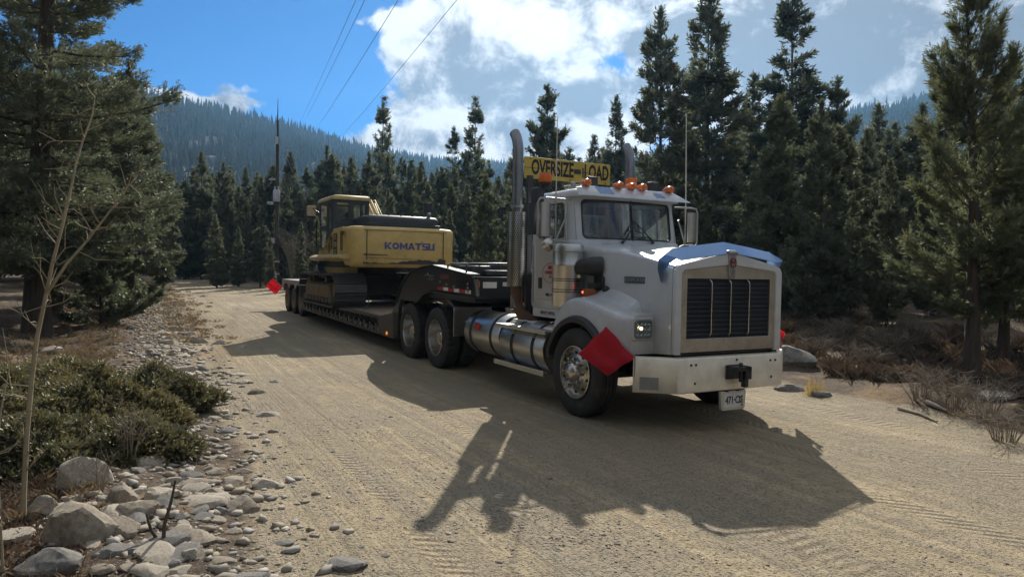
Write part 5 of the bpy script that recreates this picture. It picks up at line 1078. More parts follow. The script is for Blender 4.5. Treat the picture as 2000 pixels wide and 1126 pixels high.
for k, px, D, top, fat, lb in ((6, 1612, 17, 205, .85, 'dense shaded conifer at the bank just right of the grille'), (0, 1742, 16.5, 318, .9, 'shaded conifer on the bank left of the open crowned pine'), (2, 1830, 17.5, 330, .9, 'shaded bushy conifer close behind the left side of the open crowned pine')): tree(k, px, D, top, fat, label=lb, cat='tree')
rt = random.Random(5)
zones = [(1550, 1900, 6, 22, 32, 190, 330, 'mid height shaded conifer at the back of the right bank', 'mid height conifers behind the right bank'),
         (1540, 1880, 8, 17, 25, 360, 470, 'low shaded conifer at the back of the right bank', 'low conifers behind the right bank'),
         (400, 1000, 40, 36, 55, 400, 490, 'low young conifer at the foot of the treeline behind the excavator', 'low conifers behind the trailer'),
         (1250, 1560, 12, 22, 30, 400, 500, 'low shaded conifer just behind the truck hood', 'low conifers behind the hood'),
         (350, 620, 44, 44, 70, 325, 400, 'dark conifer in the crowded treeline around the utility pole', 'treeline left of the excavator'),
         (620, 1010, 60, 40, 72, 300, 385, 'hazy conifer in the treeline behind the excavator', 'treeline behind the excavator'),
         (1010, 1300, 22, 38, 60, 290, 350, 'shaded conifer behind the truck cab and banner', 'trees behind the cab'),
         (1300, 1760, 24, 34, 60, 200, 380, 'shaded conifer in the dense stand behind the hood', 'trees behind the hood'),
         (1760, 2120, 14, 24, 50, 250, 420, 'conifer in the wood beyond the right bank', 'wood beyond the right bank'),
         (-120, 330, 18, 24, 60, 150, 380, 'dark conifer in the wood beyond the big left spruce', 'wood on the left')]
for a, b_, n, d0, d1_, t0, t1, lb, gr in zones:
    for i in range(n):
        px = a+(b_-a)*(i+rt.random())/n
        tree(rt.randrange(7), px, rt.uniform(d0, d1_), rt.uniform(t0, t1), rt.uniform(.8, 1.15), label=lb, cat='tree', group=gr)

# ---- low junipers on the verge
def bush(seed, rx, ry, h, S):
    g = np.random.default_rng(seed); root = empty('juniper_bush'); r_ = np.sqrt(g.random(S)); a = g.random(S)*6.283
    lump = .75+.35*np.sin(a*3+seed)*np.sin(a*2+1)+.1*np.sin(a*7)
    p = np.stack([r_*rx*np.cos(a)*lump, r_*ry*np.sin(a)*lump, 0*a], -1)
    top = h*(1-r_**2.2)*(.65+.35*np.sin(p[:, 0]*6+seed)*np.sin(p[:, 1]*5+1)+.25*np.sin(p[:, 0]*13)*np.sin(p[:, 1]*12))
    p[:, 2] = np.maximum(.02, top*(1-g.random(S)**2.2*.7))
    d_ = np.stack([np.cos(a)*.8*r_, np.sin(a)*.8*r_, .35+.35*g.random(S)], -1)+g.normal(0, .42, (S, 3)); d_[:, 2] = np.abs(d_[:, 2])
    quads('foliage', shoots(p, unit(d_), .13*g.uniform(.6, 1.4, S), 9, .038, .018, g), juniper_m, root)
    m_ = MB()
    for k in range(26):
        a_ = g.random()*6.28; q = g.uniform(.4, 1.); m_.tube([(0, 0, 0), (rx*.4*q*math.cos(a_), ry*.4*q*math.sin(a_), h*.35), (rx*.85*q*math.cos(a_+.2), ry*.85*q*math.sin(a_+.2), h*.55*(1.1-q))], [.02, .012, .004], 5)
    m_.link('stem', bark, root, fixn=False); return root
for i, (px, py, rx, ry, h, S, lb) in enumerate(((262, 792, .85, .9, .42, 9000, 'low dark green juniper spreading nearest the gravel road'), (170, 825, 1.1, .95, .46, 11000, 'widest low juniper in the middle of the left verge'), (20, 815, 1.0, 1.0, .48, 9000, 'low juniper behind the bare leaning sapling at the left edge'),
                                             (60, 905, .95, .65, .40, 9500, 'low juniper nearest the camera, behind the big round boulder'), (225, 880, .7, .5, .3, 6000, 'small flat juniper above the row of boulders'), (100, 740, .7, .8, .3, 3500, 'low juniper in front of the thick trunked spruce'))):
    x, y, z = hit(px, py); put(bush(50+i, rx, ry, h, S), x, y, z-.02, i*.7, label=lb, cat='shrub')

# ---- bare young aspen in front, bare shrub by the pole
def limb(m_, pts, r0, r1, n=8): m_.tube(pts, [r0+(r1-r0)*i/(len(pts)-1) for i in range(len(pts))], n)
def raise_px(pts, D): 
    out = []
    for k, (px, py) in enumerate(pts): _, _, d = azel(px, py); q = (D+.04*k)/d.y; out.append(Vector((d.x*q, D+.04*k, CAM_H+d.z*q)))
    return out
x, y, z = hit(45, 1018); asp = empty('bare_aspen', (x, y, z-.03)); ORG[asp] = Vector((x, y, z-.03)); T(asp, 'thin bare aspen sapling leaning right, with a pale forked stem', 'tree')
st = raise_px([(45, 1022), (47, 950), (52, 850), (62, 740), (72, 660), (90, 575), (103, 510), (122, 440), (136, 380), (148, 320), (160, 280), (180, 225), (185, 190)], y)
m_ = MB(); limb(m_, st, .018, .004); stem = m_.link('trunk', aspenbark, asp, smooth=60)
ga = np.random.default_rng(8); m2 = MB()
fork = [st[5]]+raise_px([(130, 515), (170, 470), (205, 425), (235, 385), (262, 350)], y+.2); limb(m2, fork, .011, .003)
def twigs(m_, path, n, L, g, up=.5):
    for k in range(n):
        i = g.integers(1, len(path)-1); q = g.random(); b0 = path[i]*(1-q)+path[i+1]*q; a = Vector(g.normal(size=3)); a.y *= .5; a.z = a.z*.6+up; a.normalize(); ln = L*g.uniform(.4, 1.2); c = b0+a*ln*.5+Vector(g.normal(0, .03, 3)); e_ = c+(a+Vector((0, 0, .5))).normalized()*ln*.5
        m_.tube([b0, c, e_], [.0045, .003, .0015], 5)
        if g.random() < .6: f = c+Vector(g.normal(0, .5, 3)).normalized()*ln*.4; m_.tube([c, (c+f)/2+Vector((0, 0, .02)), f], [.0028, .002, .001], 4)
twigs(m2, st, 34, .3, ga); twigs(m2, fork, 16, .25, ga); m2.link('branch', aspenbark, asp, smooth=60)
x, y, z = hit(4, 1118); a2 = empty('bare_aspen', (x, y, z)); ORG[a2] = Vector((x, y, z)); T(a2, 'slender bare stem at the lower left corner, nearest the camera', 'tree')
s2 = raise_px([(6, 1126), (3, 1060), (0, 1000), (-8, 900), (2, 800), (18, 720), (5, 640)], y); m_ = MB(); limb(m_, s2, .008, .002); m_.link('trunk', aspenbark, a2); m_ = MB(); twigs(m_, s2, 14, .2, ga); m_.link('branch', aspenbark, a2)
def bare_shrub(px, py, D, h, w_, n, lb, seed, r_=.012):
    g = np.random.default_rng(seed); _, _, d = azel(px, py); x, y = d.x*D/d.y, D; z = tz_(x, y); o = empty('bare_shrub', (x, y, z-.05)); T(o, lb, 'shrub'); m_ = MB()
    for k in range(n):
        a = g.random()*6.28; sp = g.uniform(.1, 1)*w_; tp = Vector((sp*math.cos(a), sp*math.sin(a)*.7, h*g.uniform(.5, 1))); m0 = tp*.45+Vector((0, 0, h*.12)); b0 = Vector((.15*w_*math.cos(a), .15*w_*math.sin(a), 0)); m_.tube([b0, m0, tp], [r_, r_*.7, r_*.3], 5)
        for j in range(5): q = g.uniform(.3, .95); s_ = m0*(1-q)+tp*q; e_ = s_+Vector((g.normal(0, .2)*w_, g.normal(0, .2)*w_, h*g.uniform(.05, .2))); m_.tube([s_, e_], [r_*.5, r_*.2], 4)
    m_.link('branch', greytwig, o, fixn=False); return o
bare_shrub(578, 545, 40, 3.4, 1.3, 70, 'tall bare grey shrub between the utility pole and the excavator', 3)
bare_shrub(520, 548, 43, 1.9, .8, 30, 'smaller bare shrub at the foot of the utility pole, left side', 4)
x, y, z = hit(250, 905); o = bare_shrub(250, 905, y, .55, .28, 16, 'leafless twiggy shrub among the roadside boulders', 5, .005)
x, y, z = hit(190, 960); o = bare_shrub(190, 960, y, .35, .22, 10, 'small leafless twigs just behind the two round boulders', 6, .004)
for i, (px, py, lb) in enumerate(((1700, 720, 'dark leafless brush on the right bank behind the fallen log'), (1800, 780, 'dark leafless brush near the road at the foot of the open pine'), (1960, 860, 'low brush at the right edge by the road'), (1640, 660, 'leafless brush left of the fallen log on the bank'), (1600, 700, 'leafless brush just behind the large dark boulder'), (1740, 690, 'leafless brush directly behind the middle of the fallen log'), (1780, 640, 'leafless brush high on the bank, left of the open pine'), (1860, 800, 'leafless brush beside the short pale branch'), (1925, 810, 'leafless brush in front of the open pine at the far right'))):
    x, y, z = hit(px, py); bare_shrub(px, py, y, .5, .6, 44, lb, 70+i, .004)

# ================================================================ rocks, gravel, grass
rockm = mat('granite', (.27, .23, .175), .9, var=.28, scale=7., dirt=(.12, .105, .085), damt=.45, dscale=5., bump=.5, bscale=26.)
rockl = mat('pale_granite', (.36, .315, .25), .88, var=.22, scale=9., dirt=(.2, .18, .15), damt=.4, dscale=7., bump=.5, bscale=30.)
rockd = mat('dark_rock', (.165, .155, .14), .9, var=.3, scale=8., dirt=(.25, .22, .18), damt=.3, dscale=6., bump=.5, bscale=30.)
def rock_mesh(seed, sub=3, flat=.65):
    bm = bmesh.new(); bmesh.ops.create_icosphere(bm, subdivisions=sub, radius=1.); g = np.random.default_rng(seed)
    pl = g.normal(size=(15, 3)); pl /= np.linalg.norm(pl, axis=1)[:, None]; ds = g.uniform(.55, .9, 15); w1 = g.normal(size=(5, 3))*2.2; w2 = g.normal(size=(6, 3))*6; p1 = g.uniform(0, 6, 11)
    for v in bm.verts:
        c = np.array(v.co); n = c/np.linalg.norm(c); r_ = 1+.12*np.sin(w1@n+p1[:5]).mean()*2
        for a, b in zip(pl, ds):
            dn = n@a
            if dn > 0: r_ = min(r_, b/dn*1.0+.02)
        r_ += .03*np.sin(w2@n+p1[5:]).mean()*2; v.co = Vector(n*r_); v.co.z *= flat
    me = bpy.data.meshes.new('stone'); bm.to_mesh(me); bm.free(); me.polygons.foreach_set('use_smooth', [True]*len(me.polygons)); me.set_sharp_from_angle(angle=R(18)); return me
rmesh = [rock_mesh(100+i, 3, .55+.08*(i % 4)) for i in range(8)]
rcount = 0
def rock(name, x, y, sx_, sy_, sz, m_, lb=None, cat='rock', group=None, rz=None, sink=.35, me=None, tilt=0.):
    global rcount; rcount += 1
    key = (id(me) if me else rcount % 8, m_.name); base = me or rmesh[rcount % 8]
    if key not in rcache: c = base.copy(); c.materials.clear(); c.materials.append(m_); rcache[key] = c
    o = bpy.data.objects.new(name, rcache[key]); COL.objects.link(o); o.location = (x, y, tz_(x, y)+sz*.6*(1-2*sink)-sz*.2); o.scale = (sx_, sy_, sz)
    o.rotation_euler = (tilt, random.uniform(-.15, .15), random.uniform(0, 6.28) if rz is None else rz); return T(o, lb, cat, group)
rcache = {}
big = [(142, 1062, 128, 82, rockm, 'largest rounded boulder at the lower left, cracked across its front'), (147, 952, 74, 62, rockl, 'round topped boulder at the edge of the juniper'), (232, 985, 44, 52, rockm, 'upright squarish brown rock right of the long stick'),
       (254, 1010, 70, 42, rockm, 'smooth oval boulder right of the largest boulder'), (297, 978, 46, 30, rockl, 'pale angular rock at the edge of the gravel, above the grey one'), (309, 988, 46, 24, rockd, 'blue grey rock beside the pale angular one'),
       (233, 1042, 60, 36, rockm, 'flat wedge shaped rock in front of the smooth oval boulder'), (82, 1010, 50, 48, rockm, 'tilted elongated boulder right of the aspen stem'), (22, 1058, 56, 24, rockl, 'pale flat rock at the left edge below the aspen'),
       (80, 1122, 116, 46, rockd, 'wide bluish grey slab in the lower left corner'), (292, 1110, 52, 30, rockl, 'pale square block near the bottom edge'), (288, 1126, 56, 20, rockl, 'pale slab cut by the bottom edge below the square block'), (331, 1106, 30, 24, rockd, 'small grey block right of the pale square block'),
       (352, 1018, 28, 18, rockd, 'small dark round stone beside the upright stick'), (425, 980, 48, 18, rockl, 'flat pale stone among the roadside cobbles'), (462, 996, 62, 28, rockm, 'knobbly brown rock at the edge of the track'), (428, 1004, 30, 22, rockd, 'dark rounded rock left of the knobbly one'),
       (515, 953, 42, 18, rockl, 'isolated pale flat stone farthest out on the gravel'), (372, 1090, 40, 22, rockl, 'grey rounded stone near the bottom, right of the square block'), (140, 982, 40, 22, rockm, 'brown stone below the round topped boulder'), (195, 1120, 36, 22, rockm, 'tan broken stone at the bottom edge'),
       (95, 690, 36, 20, rockl, 'grey rock in front of the thick trunked spruce'), (362, 727, 32, 14, rockl, 'rounded stone at the right tip of the juniper'), (1546, 712, 74, 52, rockd, 'large dark boulder behind the right end of the bumper'), (1553, 764, 56, 24, rockd, 'low grey boulder at the road edge beyond the truck'),
       (1622, 668, 36, 14, rockd, 'flat dark rock on the right bank above the fallen log'), (1650, 585, 28, 16, rockm, 'brown rock on the crest of the sunlit bank'), (1725, 725, 60, 14, rockd, 'low rock beside the fallen log'), (1690, 640, 24, 8, rockl, 'small pale stone lying on the sunlit bank'), (1960, 780, 60, 22, rockd, 'flat rock in the shade at the far right'), (1610, 775, 34, 12, rockd, 'stone by the dry yellow grass tuft')]
for i, (px, py, wpx, hpx, m_, lb) in enumerate(big):
    x, y, z = hit(px, py); s_ = y/FPX; me = rock_mesh(300+i, 4, .8) if wpx > 40 and y < 8 else None
    rock('boulder', x, y+wpx*s_*.3, wpx*s_*.72, wpx*s_*.62, hpx*s_*1.12, m_, lb, 'boulder' if wpx > 45 else 'rock', rz=random.uniform(-.5, .5), sink=.32, me=me)
rr_ = random.Random(9)
n = 0
while n < 190:            # cobbles of the left verge, each its own
    u = rr_.uniform(-12, 5.9) if rr_.random() < .8 else rr_.uniform(0, 5.9); v = -5.3-.03*(u+6)+rr_.gauss(0, .48 if u < -1 else .3); q = TO+eU*u+eV*v
    if q.y < 2.4 or abs(q.x/q.y) > .78: continue
    s_ = rr_.choice((.045, .06, .07, .09, .11, .14))*(1 if q.y < 9 else 1.25)
    rock('cobble', q.x, q.y, s_*rr_.uniform(.8, 1.4), s_, s_*rr_.uniform(.5, .9), rr_.choice((rockm, rockl, rockl, rockd)), 'loose cobble in the stony strip along the left road edge' if u < 0 else 'loose cobble in the scatter of stones near the camera', 'stone', 'cobbles along the left verge' if u < 0 else 'cobbles near the camera'); n += 1
for n in range(70):       # a few larger stones lying out on the gravel
    px, py = rr_.uniform(430, 1250), rr_.uniform(760, 1120)
    x, y, z = hit(px, py); s_ = rr_.uniform(.012, .03); rock('cobble', x, y, s_*1.3, s_, s_*.6, rr_.choice((rockm, rockd, rockl)), 'small loose stone lying out on the gravel of the road', 'stone', 'stones out on the road')
def scatter_stones(name, N, fx, m_, seed):
    """loose gravel nobody could count, one mesh"""
    g = np.random.default_rng(seed); x, y, s_ = fx(g, N); z = terrain(x, y)
    base = np.array([(1, 0, 0), (.3, .95, 0), (-.8, .6, 0), (-.8, -.6, 0), (.3, -.95, 0), (.5, .35, .62), (-.35, .45, .7), (-.3, -.45, .55), (.1, 0, -.5)])
    fc = np.array([(0, 1, 5), (1, 6, 5), (1, 2, 6), (2, 7, 6), (2, 3, 7), (3, 4, 7), (4, 5, 7), (4, 0, 5), (5, 6, 7), (0, 8, 1), (1, 8, 2), (2, 8, 3), (3, 8, 4), (4, 8, 0)])
    j = base[None]*(1+.35*g.normal(size=(N, 9, 1)).clip(-1.2, 1.2))*s_[:, None, None]*np.stack([g.uniform(.8, 1.5, N), np.ones(N), g.uniform(.45, .9, N)], -1)[:, None, :]
    a = g.random(N)*6.283; c_, n_ = np.cos(a)[:, None], np.sin(a)[:, None]
    v = np.stack([j[..., 0]*c_-j[..., 1]*n_+x[:, None], j[..., 0]*n_+j[..., 1]*c_+y[:, None], j[..., 2]+z[:, None]+.12*s_[:, None]], -1).reshape(-1, 3)
    f = (fc[None]+(np.arange(N)*9)[:, None, None]).reshape(-1); o = npmesh(name, v, f, 3, m_); return T(o, kind='stuff')
pebm = bpy.data.materials.new('pebbles'); pebm.use_nodes = True; t = NT(pebm.node_tree); g_ = t.node('ShaderNodeNewGeometry'); pb = t.n['Principled BSDF']
cr = t.node('ShaderNodeValToRGB'); t.l.new(g_.outputs['Random Per Island'], cr.inputs[0]); e_ = cr.color_ramp.elements; e_[0].color = (.24, .215, .175, 1); e_[1].color = (.48, .43, .34, 1)
for p_, c in ((.3, (.29, .255, .205, 1)), (.55, (.28, .24, .18, 1)), (.8, (.33, .31, .28, 1))): q_ = e_.new(p_); q_.color = c
t.l.new(cr.outputs[0], pb.inputs['Base Color']); pb.inputs['Roughness'].default_value = .9
def f_road(g, N):
    y = 2.1*np.exp(g.random(N)*2.2); x = y*g.uniform(-.75, .85, N); u, v = UV(x, y)
    keep = (undul(x, y, 1.7, 5)+.3*g.normal(size=N) > .02+.75*sstep(v, -3.6, -.8)) & (v > -7) & (v < 3.5); x, y = x[keep], y[keep]
    return x, y, .003+.009*g.random(len(x))**3
def trim(f): 
    def h(g, N): return f(g, N)
    return h
def run(name, N, f, m_, seed):
    g = np.random.default_rng(seed); x, y, s_ = f(g, N); return scatter_stones(name, len(x), lambda *_: (x, y, s_), m_, seed+1)
run('gravel', 60000, f_road, pebm, 61)
def f_verge(g, N):
    u = g.uniform(-24, 6, N); v = -5.35-.03*(u+6)+g.normal(0, .42, N); q = np.array(TO)[None, :2]+u[:, None]*np.array(eU)[None, :2]+v[:, None]*np.array(eV)[None, :2]
    return q[:, 0], q[:, 1], .012+.045*g.random(N)**2.2
run('verge_gravel', 6500, f_verge, pebm, 63)
# grass and litter
def blades(name, N, f, m_, seed, h0, w0):
    g = np.random.default_rng(seed); x, y = f(g, N); n = len(x); z = terrain(x, y); h = h0*g.uniform(.4, 1.2, n); a = g.random(n)*6.283; ln = g.normal(0, .45, (n, 2))*h[:, None]; w_ = w0*(.6+g.random(n))
    b0 = np.stack([x, y, z-.01], -1); sd_ = np.stack([np.cos(a)*w_, np.sin(a)*w_, 0*a], -1); md = b0+np.stack([ln[:, 0]*.4, ln[:, 1]*.4, h*.6], -1); tp = b0+np.stack([ln[:, 0]*1.2, ln[:, 1]*1.2, h], -1)
    v = np.stack([b0-sd_, b0+sd_, md+sd_*.5, tp], 1).reshape(-1, 3); return T(quads(name, v, m_), kind='stuff')
drym = leafmat('dry_grass', (.15, .105, .06), (.33, .24, .13), .4); brushm = leafmat('dry_brush', (.06, .042, .03), (.17, .105, .06), .3)
def clump(f, n):     # clustered positions
    def h(g, N):
        cx, cy = f(g, n); i = g.integers(0, len(cx), N); return cx[i]+g.normal(0, .07, N), cy[i]+g.normal(0, .07, N)
    return h
def uvpos(u0, u1, vf):
    def h(g, N):
        u = g.uniform(u0, u1, N); v = vf(g, N); return TO.x+u*eU.x+v*eV.x, TO.y+u*eU.y+v*eV.y
    return h
blades('dry_grass', 16000, clump(uvpos(-26, 5, lambda g, N: -6.1-np.abs(g.normal(0, 1.2, N))), 420), drym, 71, .10, .0016)
blades('dry_grass', 9000, clump(uvpos(-34, -9, lambda g, N: -4.6+g.normal(0, .5, N)), 260), drym, 72, .09, .004)
blades('dry_grass', 12000, clump(uvpos(-26, 4, lambda g, N: 4.6+np.abs(g.normal(0, 4., N))), 600), drym, 73, .16, .003)
blades('dry_brush', 40000, clump(uvpos(-22, 5, lambda g, N: 3.9+np.abs(g.normal(0, 2.6, N))), 520), brushm, 74, .24, .0035)
blades('forest_litter', 9000, uvpos(-10, 6, lambda g, N: -6.4-np.abs(g.normal(0, 1.2, N))), brushm, 75, .05, .004)
blades('forest_litter', 16000, clump(uvpos(0, 6, lambda g, N: -6.3-np.abs(g.normal(0, .9, N))), 700), brushm, 76, .06, .003)
blades('forest_litter', 14000, uvpos(1, 6, lambda g, N: -6.1-np.abs(g.normal(0, .8, N))), leafmat('red_litter', (.09, .035, .022), (.24, .12, .06), .3), 77, .035, .006)
x, y, z = hit(1588, 772); gt = empty('grass_tuft', (x, y, z)); T(gt, 'tuft of yellow grass at the road edge right of the bumper', 'grass')
g = np.random.default_rng(5); n = 90; a = g.random(n)*6.28; h = g.uniform(.12, .34, n); b0 = np.stack([g.normal(0, .07, n), g.normal(0, .05, n), 0*a], -1); tp = b0+np.stack([g.normal(0, .07, n), g.normal(0, .06, n), h], -1); sd_ = np.stack([np.cos(a)*.004, np.sin(a)*.004, 0*a], -1)
quads('blades', np.stack([b0-sd_, b0+sd_, (b0+tp)/2+sd_*.8, tp], 1).reshape(-1, 3), leafmat('yellow_grass', (.4, .28, .06), (.6, .45, .12), .4), gt)
# logs and sticks
def log(pts, r_, m_, lb, name='fallen_log'):
    P_ = []
    for px, py in pts: x, y, z = hit(px, py); P_.append(Vector((x, y, z+r_*.8)))
    o = MB().tube(P_, [r_*(1-.5*i/(len(P_)-1)) for i in range(len(P_))], 9).link(name, m_, None, org=P_[0], smooth=60); T(o, lb, 'log' if r_ > .02 else 'stick')
logm = mat('weathered_wood', (.30, .26, .21), .9, var=.3, scale=5., bump=.5, bscale=20.)
log([(1890, 714), (1800, 712), (1700, 712), (1620, 716)], .06, logm, 'long grey fallen log lying across the right bank'); log([(1810, 790), (1850, 806)], .035, logm, 'short pale branch lying by the right road edge', 'fallen_branch'); log([(1755, 800), (1800, 812), (1830, 826)], .025, logm, 'thin stick beside the short pale branch at the right', 'fallen_branch')
log([(95, 1005), (150, 965), (205, 930)], .014, bark, 'long dark stick lying across the boulders', 'stick'); log([(205, 1045), (245, 1070), (275, 1078)], .01, logm, 'bent pale stick in front of the wedge shaped rock', 'stick'); log([(65, 1030), (95, 1000), (125, 985)], .009, logm, 'stick leaning by the tilted elongated boulder', 'stick')
x, y, z = hit(318, 1062); p = [Vector((x, y, z-.02)), Vector((x+.01, y, z+.12)), Vector((x+.05, y, z+.26)), Vector((x+.065, y+.02, z+.38))]; o = MB().tube(p, [.013, .011, .009, .006], 8).tube([p[0], p[0]+Vector((-.07, 0, .1)), p[0]+Vector((-.1, 0, .2))], [.013, .01, .006], 7).link('stick', bark, None, org=p[0], smooth=60); T(o, 'upright dark stub of a stick at the gravel edge', 'stick')

# ================================================================ far hills and their forest
prof_ = [(-600, 120), (0, 165), (270, 184), (340, 201), (480, 231), (570, 253), (720, 298), (850, 318), (1000, 326), (1150, 330), (1300, 305), (1480, 262), (1680, 219), (1780, 200), (1900, 180), (2000, 166), (2300, 130), (2700, 110)]
ae = [azel(px, py)[:2] for px, py in prof_]; Az = np.array([a for a, _ in ae]); El = np.array([b for _, b in ae])
def ridgeR(a): return 800+230*np.exp(-((a-2)/13.)**2)+120*sstep(a, 8, 30)
def hill(a, r_):
    """height of the hills at azimuth a (degrees) and distance r_"""
    Rr = ridgeR(a); hz = CAM_H+Rr*np.tan(np.radians(np.interp(a, Az, El))); q = (r_-150)/(Rr-150)
    up = np.clip(q, 0, 1); z = hz*(.30*up+.70*up**1.35)-3*(1-np.clip(q*6, 0, 1)); z = np.where(q > 1, hz*np.clip(1-(q-1)*.9, -.2, 1), z)
    x, y = r_*np.sin(np.radians(a)), r_*np.cos(np.radians(a)); return z+np.sin(np.pi*np.clip(q, 0, 1))*9*(undul(x, y, 170, 2)+.6*undul(x, y, 70, 12))
ha = np.linspace(-62, 62, 260); hr_ = np.concatenate([np.linspace(140, 1180, 150), np.linspace(1190, 1280, 6)]); A, B = np.meshgrid(ha, hr_); Z = hill(A, B)
hv = np.stack([B*np.sin(np.radians(A)), B*np.cos(np.radians(A)), Z], -1).reshape(-1, 3); nr, na = A.shape; idx = np.arange(nr*na).reshape(nr, na)
hillm = mat('hill_ground', (.07, .062, .045), .95, var=.4, scale=.02)
T(npmesh('hills', hv, np.stack([idx[:-1, :-1], idx[1:, :-1], idx[1:, 1:], idx[:-1, 1:]], -1).reshape(-1)[::-1], 4, hillm, smooth=True), kind='structure')
g = np.random.default_rng(77); N = 30000; a = g.uniform(-50, 50, N); Rr = ridgeR(a); r_ = np.sqrt(g.random(N)*((Rr+15)**2-170**2)+170**2); z = hill(a, r_); x, y = r_*np.sin(np.radians(a)), r_*np.cos(np.radians(a))
ok_ = undul(x, y, 90, 3)+.5*undul(x, y, 34, 9)+.25*g.normal(size=N) > -.34; a, r_, z, x, y = a[ok_], r_[ok_], z[ok_], x[ok_], y[ok_]; N = len(x)
H = g.uniform(5, 15, N)**1.0*(1-.3*(g.random(N) < .3)); W = H*g.uniform(.11, .17, N); tv = []; k = 6; ang = np.arange(k)*6.283/k
for z0, z1, w0 in ((.06, .55, 1.), (.32, .78, .72), (.6, 1., .42)):
    rad_ = w0*W[:, None]*(1+.35*g.normal(size=(N, k)).clip(-1, 1)); th = ang[None]+g.random(N)[:, None]*6.28; bx, by, bz = x[:, None]+rad_*np.cos(th), y[:, None]+rad_*np.sin(th), z[:, None]+(z0+.04*g.normal(size=(N, k)))*H[:, None]
    ring = np.stack([bx, by, bz], -1); ap = np.stack([x+.2*W*g.normal(size=N), y, z+z1*H], -1)
    tv.append(np.stack([ring, np.roll(ring, -1, 1), np.repeat(ap[:, None], k, 1)], 2).reshape(N, -1, 3))
tv = np.concatenate(tv, 1).reshape(-1, 3)
farm = leafmat('far_needles', (.017, .028, .019), (.048, .062, .036), .25)
T(npmesh('hillside_forest', tv, np.arange(len(tv)), 3, farm), kind='stuff')
# unseen wood added behind the camera to darken the truck's reflections and fill light
g = np.random.default_rng(78); N = 420; a = g.uniform(72, 288, N); r_ = np.where(a > 215, g.uniform(13, 46, N), g.uniform(50, 95, N)); x, y = r_*np.sin(np.radians(a)), r_*np.cos(np.radians(a)); z = terrain(x, y); H = g.uniform(9, 18, N); tv = []; k = 9; ang = np.arange(k)*6.283/k
for i in range(9):
    z0 = .05+.1*i; w0 = 1-.095*i; rad_ = w0*H[:, None]*.17*(1+.3*g.normal(size=(N, k)).clip(-1, 1)); th = ang[None]+g.random(N)[:, None]*6.28
    ring = np.stack([x[:, None]+rad_*np.cos(th), y[:, None]+rad_*np.sin(th), z[:, None]+(z0+.03*g.normal(size=(N, k)))*H[:, None]], -1); ap = np.stack([x, y, z+(z0+.2)*H], -1); tv.append(np.stack([ring, np.roll(ring, -1, 1), np.repeat(ap[:, None], k, 1)], 2).reshape(N, -1, 3))
tv = np.concatenate(tv, 1).reshape(-1, 3); T(npmesh('unseen_forest', tv, np.arange(len(tv)), 3, farm), kind='stuff')

# ================================================================ utility pole, wires, distant vehicle
polem = mat('pole_wood', (.075, .055, .042), .9, var=.3, scale=3., stretch=(6, 6, .5)); potgrey = mat('transformer_grey', (.5, .52, .54), .45)
_, _, d = azel(540, 552); D = 41.; x, y = d.x*D/d.y, D; z = tz_(x, y); px1 = D/FPX
up = empty('utility_pole', (x, y, z)); ORG[up] = Vector((0, 0, 0)); T(up, 'wooden utility pole with transformer, boxes and a tall antenna on top', 'pole')
def h_(py): _, _, d = azel(545, py); return CAM_H+d.z*D/d.y-z
MB().lathe((0, 0, -.3), (0, 0, 1), [(.125, 0), (.12, .5), (.085, h_(275)+.3), (0, h_(275)+.3)], 14).link('pole_shaft', polem, up)
MB().tube([(0, 0, h_(300)), (0, 0, h_(235))], .06, 8).tube([(0, 0, h_(235)), (0, 0, h_(193))], [.035, .012], 6).link('antenna', darkgrey, up)
MB().box((-.07, -.16, h_(282)), (.07, -.08, h_(268))).link('top_bracket', potgrey, up)
tf = MB().lathe((.06, -.28, h_(395)), (0, 0, 1), [(0, 0), (.19, .02), (.2, .05), (.2, .62), (.17, .68), (0, .7)], 18).link('transformer', potgrey, up)
for q in (-.1, .1): MB().lathe((.06+q, -.28, h_(395)+.68), (0, 0, 1), [(.04, 0), (.05, .05), (.03, .1), (.05, .15), (.02, .22), (0, .22)], 8).link('insulator', potgrey, tf)
MB().box((-.42, -.16, h_(400)), (-.2, -.05, h_(394))).ball((-.45, -.12, h_(397)), .1).link('pole_lamp', potgrey, up)
MB().box((-.26, -.24, h_(475)), (-.06, -.12, h_(465))).link('meter_box', potgrey, up); MB().lathe((0, 0, h_(512)), (0, 0, 1), [(.175, 0), (.175, .08)], 14).lathe((0, 0, h_(536)), (0, 0, 1), [(.175, 0), (.175, .08)], 14).link('pole_band', potgrey, up)
MB().box((-.06, -.2, h_(550)), (.06, -.14, h_(530))).link('conduit', potgrey, up)
MB().box((-.45, -.08, h_(352)), (-.1, -.02, h_(349))).tube([(-.4, 0, h_(360)), (-.28, 0, h_(345)), (-.5, 0, h_(352))], .02, 5).tube([(.1, 0, h_(336)), (.45, 0, h_(338))], .025, 5).link('crossarm', potgrey, up)
for (a, b, c_, e_) in ((1552, 0, 0, 0),): pass
def wire(name, p, q, sag, r_, lb, parent=None):
    n = 16; pts = [Vector(p)*(1-i/n)+Vector(q)*(i/n)-Vector((0, 0, sag*4*(i/n)*(1-i/n))) for i in range(n+1)]
    o = MB().tube(pts, r_, 5).link(name, greysteel if parent else plastic, parent, org=None if parent else pts[0]); 
    if not parent: T(o, lb, 'cable')
def at(px, py, D_): _, _, d = azel(px, py); q = D_/d.y; return Vector((d.x*q, D_, CAM_H+d.z*q))
base = Vector((x, y, z))
for (ax_, ay_), (bx, by) in (((550, 287), (596, 388)), ((551, 345), (578, 400)), ((553, 372), (582, 425))): wire('guy_wire', at(ax_, ay_, D-.1)-base, at(bx, by, D+2.)-base, .0, .014, '', up)
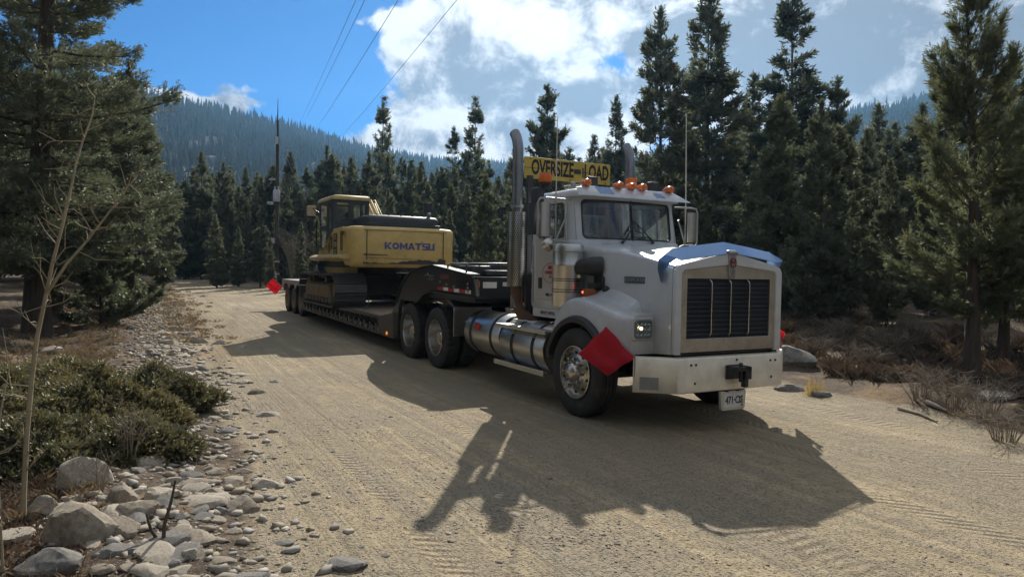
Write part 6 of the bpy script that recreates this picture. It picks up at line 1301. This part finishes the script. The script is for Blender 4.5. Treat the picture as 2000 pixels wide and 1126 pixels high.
for i, ((a, b), (c_, e_), lb) in enumerate((((722, -60), (573, 246), 'leftmost of the four overhead cables crossing the sky'), ((742, -60), (579, 246), 'second overhead cable from the left, close beside the leftmost'), ((815, -60), (603, 254), 'third overhead cable from the left, over the blue sky'), ((942, -60), (648, 268), 'rightmost overhead cable, running down across the cloud'))):
    wire('overhead_cable', at(a, b, 26.), at(c_, e_+14, 210.), .6, .014 if i > 1 else .011, lb)
# a vehicle parked among the trees on the right
x, y, z = hit(1925, 580); y2 = max(y, 26.); _, _, d = azel(1925, 570); x = d.x*y2/d.y; z = tz_(x, y2)
car = empty('parked_car', (x, y2, z), R(100)); T(car, 'dusty grey off road car half hidden behind the open crowned pine', 'car'); carp = mat('car_paint', (.30, .31, .33), .3, .3, dirt=DUST, damt=.3)
MB().loft([[(u, s*hw, w_) for u, s, w_ in ((-2.2, -1, .45), (2.1, -1, .45), (2.2, -1, .7), (2.1, -1, .98), (.9, -1, 1.06), (-2.2, -1, 1.08))] for s, hw in ((1, -.88), (1, .88))]).link('body', carp, car, bevel=.06)
cbn = MB().loft([[(-2.15, -.82, 1.06), (.95, -.82, 1.06), (.95, .82, 1.06), (-2.15, .82, 1.06)], [(-2.05, -.7, 1.72), (.3, -.7, 1.72), (.3, .7, 1.72), (-2.05, .7, 1.72)], [(-1.95, -.62, 1.78), (.2, -.62, 1.78), (.2, .62, 1.78), (-1.95, .62, 1.78)]]).link('cabin', carp, car, bevel=.04)
for s in (-1, 1):
    MB().add([(-1.95, s*.815, 1.14), (-.7, s*.815, 1.14), (-.7, s*.725, 1.64), (-1.9, s*.725, 1.64)], [(0, 1, 2, 3)]).add([(-.6, s*.815, 1.14), (.72, s*.815, 1.14), (.25, s*.725, 1.64), (-.6, s*.725, 1.64)], [(0, 1, 2, 3)]).link('side_window', blackgloss, cbn)
    for u in (-1.35, 1.35):
        wh = MB().lathe((u, s*.86, .38), (0, s, 0), [(.22, -.15), (.23, .02), (.12, .03), (0, .03)], 20).link('wheel', greysteel, car); MB().lathe((u, s*.86, .38), (0, s, 0), [(.23, -.2), (.36, -.2), (.38, -.14), (.38, 0), (.35, .04), (.23, .03)], 24).link('tyre', rubber, wh)
MB().add([(.9, -.72, 1.12), (.9, .72, 1.12), (.42, .62, 1.66), (.42, -.62, 1.66)], [(0, 1, 2, 3)]).link('windscreen', blackgloss, cbn); MB().box((2.15, -.85, .42), (2.3, .85, .62)).link('front_bumper', plastic, car, bevel=.03)

# ================================================================ the hazy mountain air
hm = bpy.data.materials.new('haze'); hm.use_nodes = True; t = NT(hm.node_tree); t.n.remove(t.n['Principled BSDF'])
pv = t.node('ShaderNodeVolumePrincipled'); pv.inputs['Color'].default_value = (.27, .59, 1., 1); pv.inputs['Density'].default_value = .00024; pv.inputs['Anisotropy'].default_value = .48
t.l.new(pv.outputs[0], t.n['Material Output'].inputs['Volume'])
hz_ = MB().box((-1300, -1300, -12), (1300, 1300, 318)).link('haze', hm, None, smooth=0); T(hz_, kind='stuff')
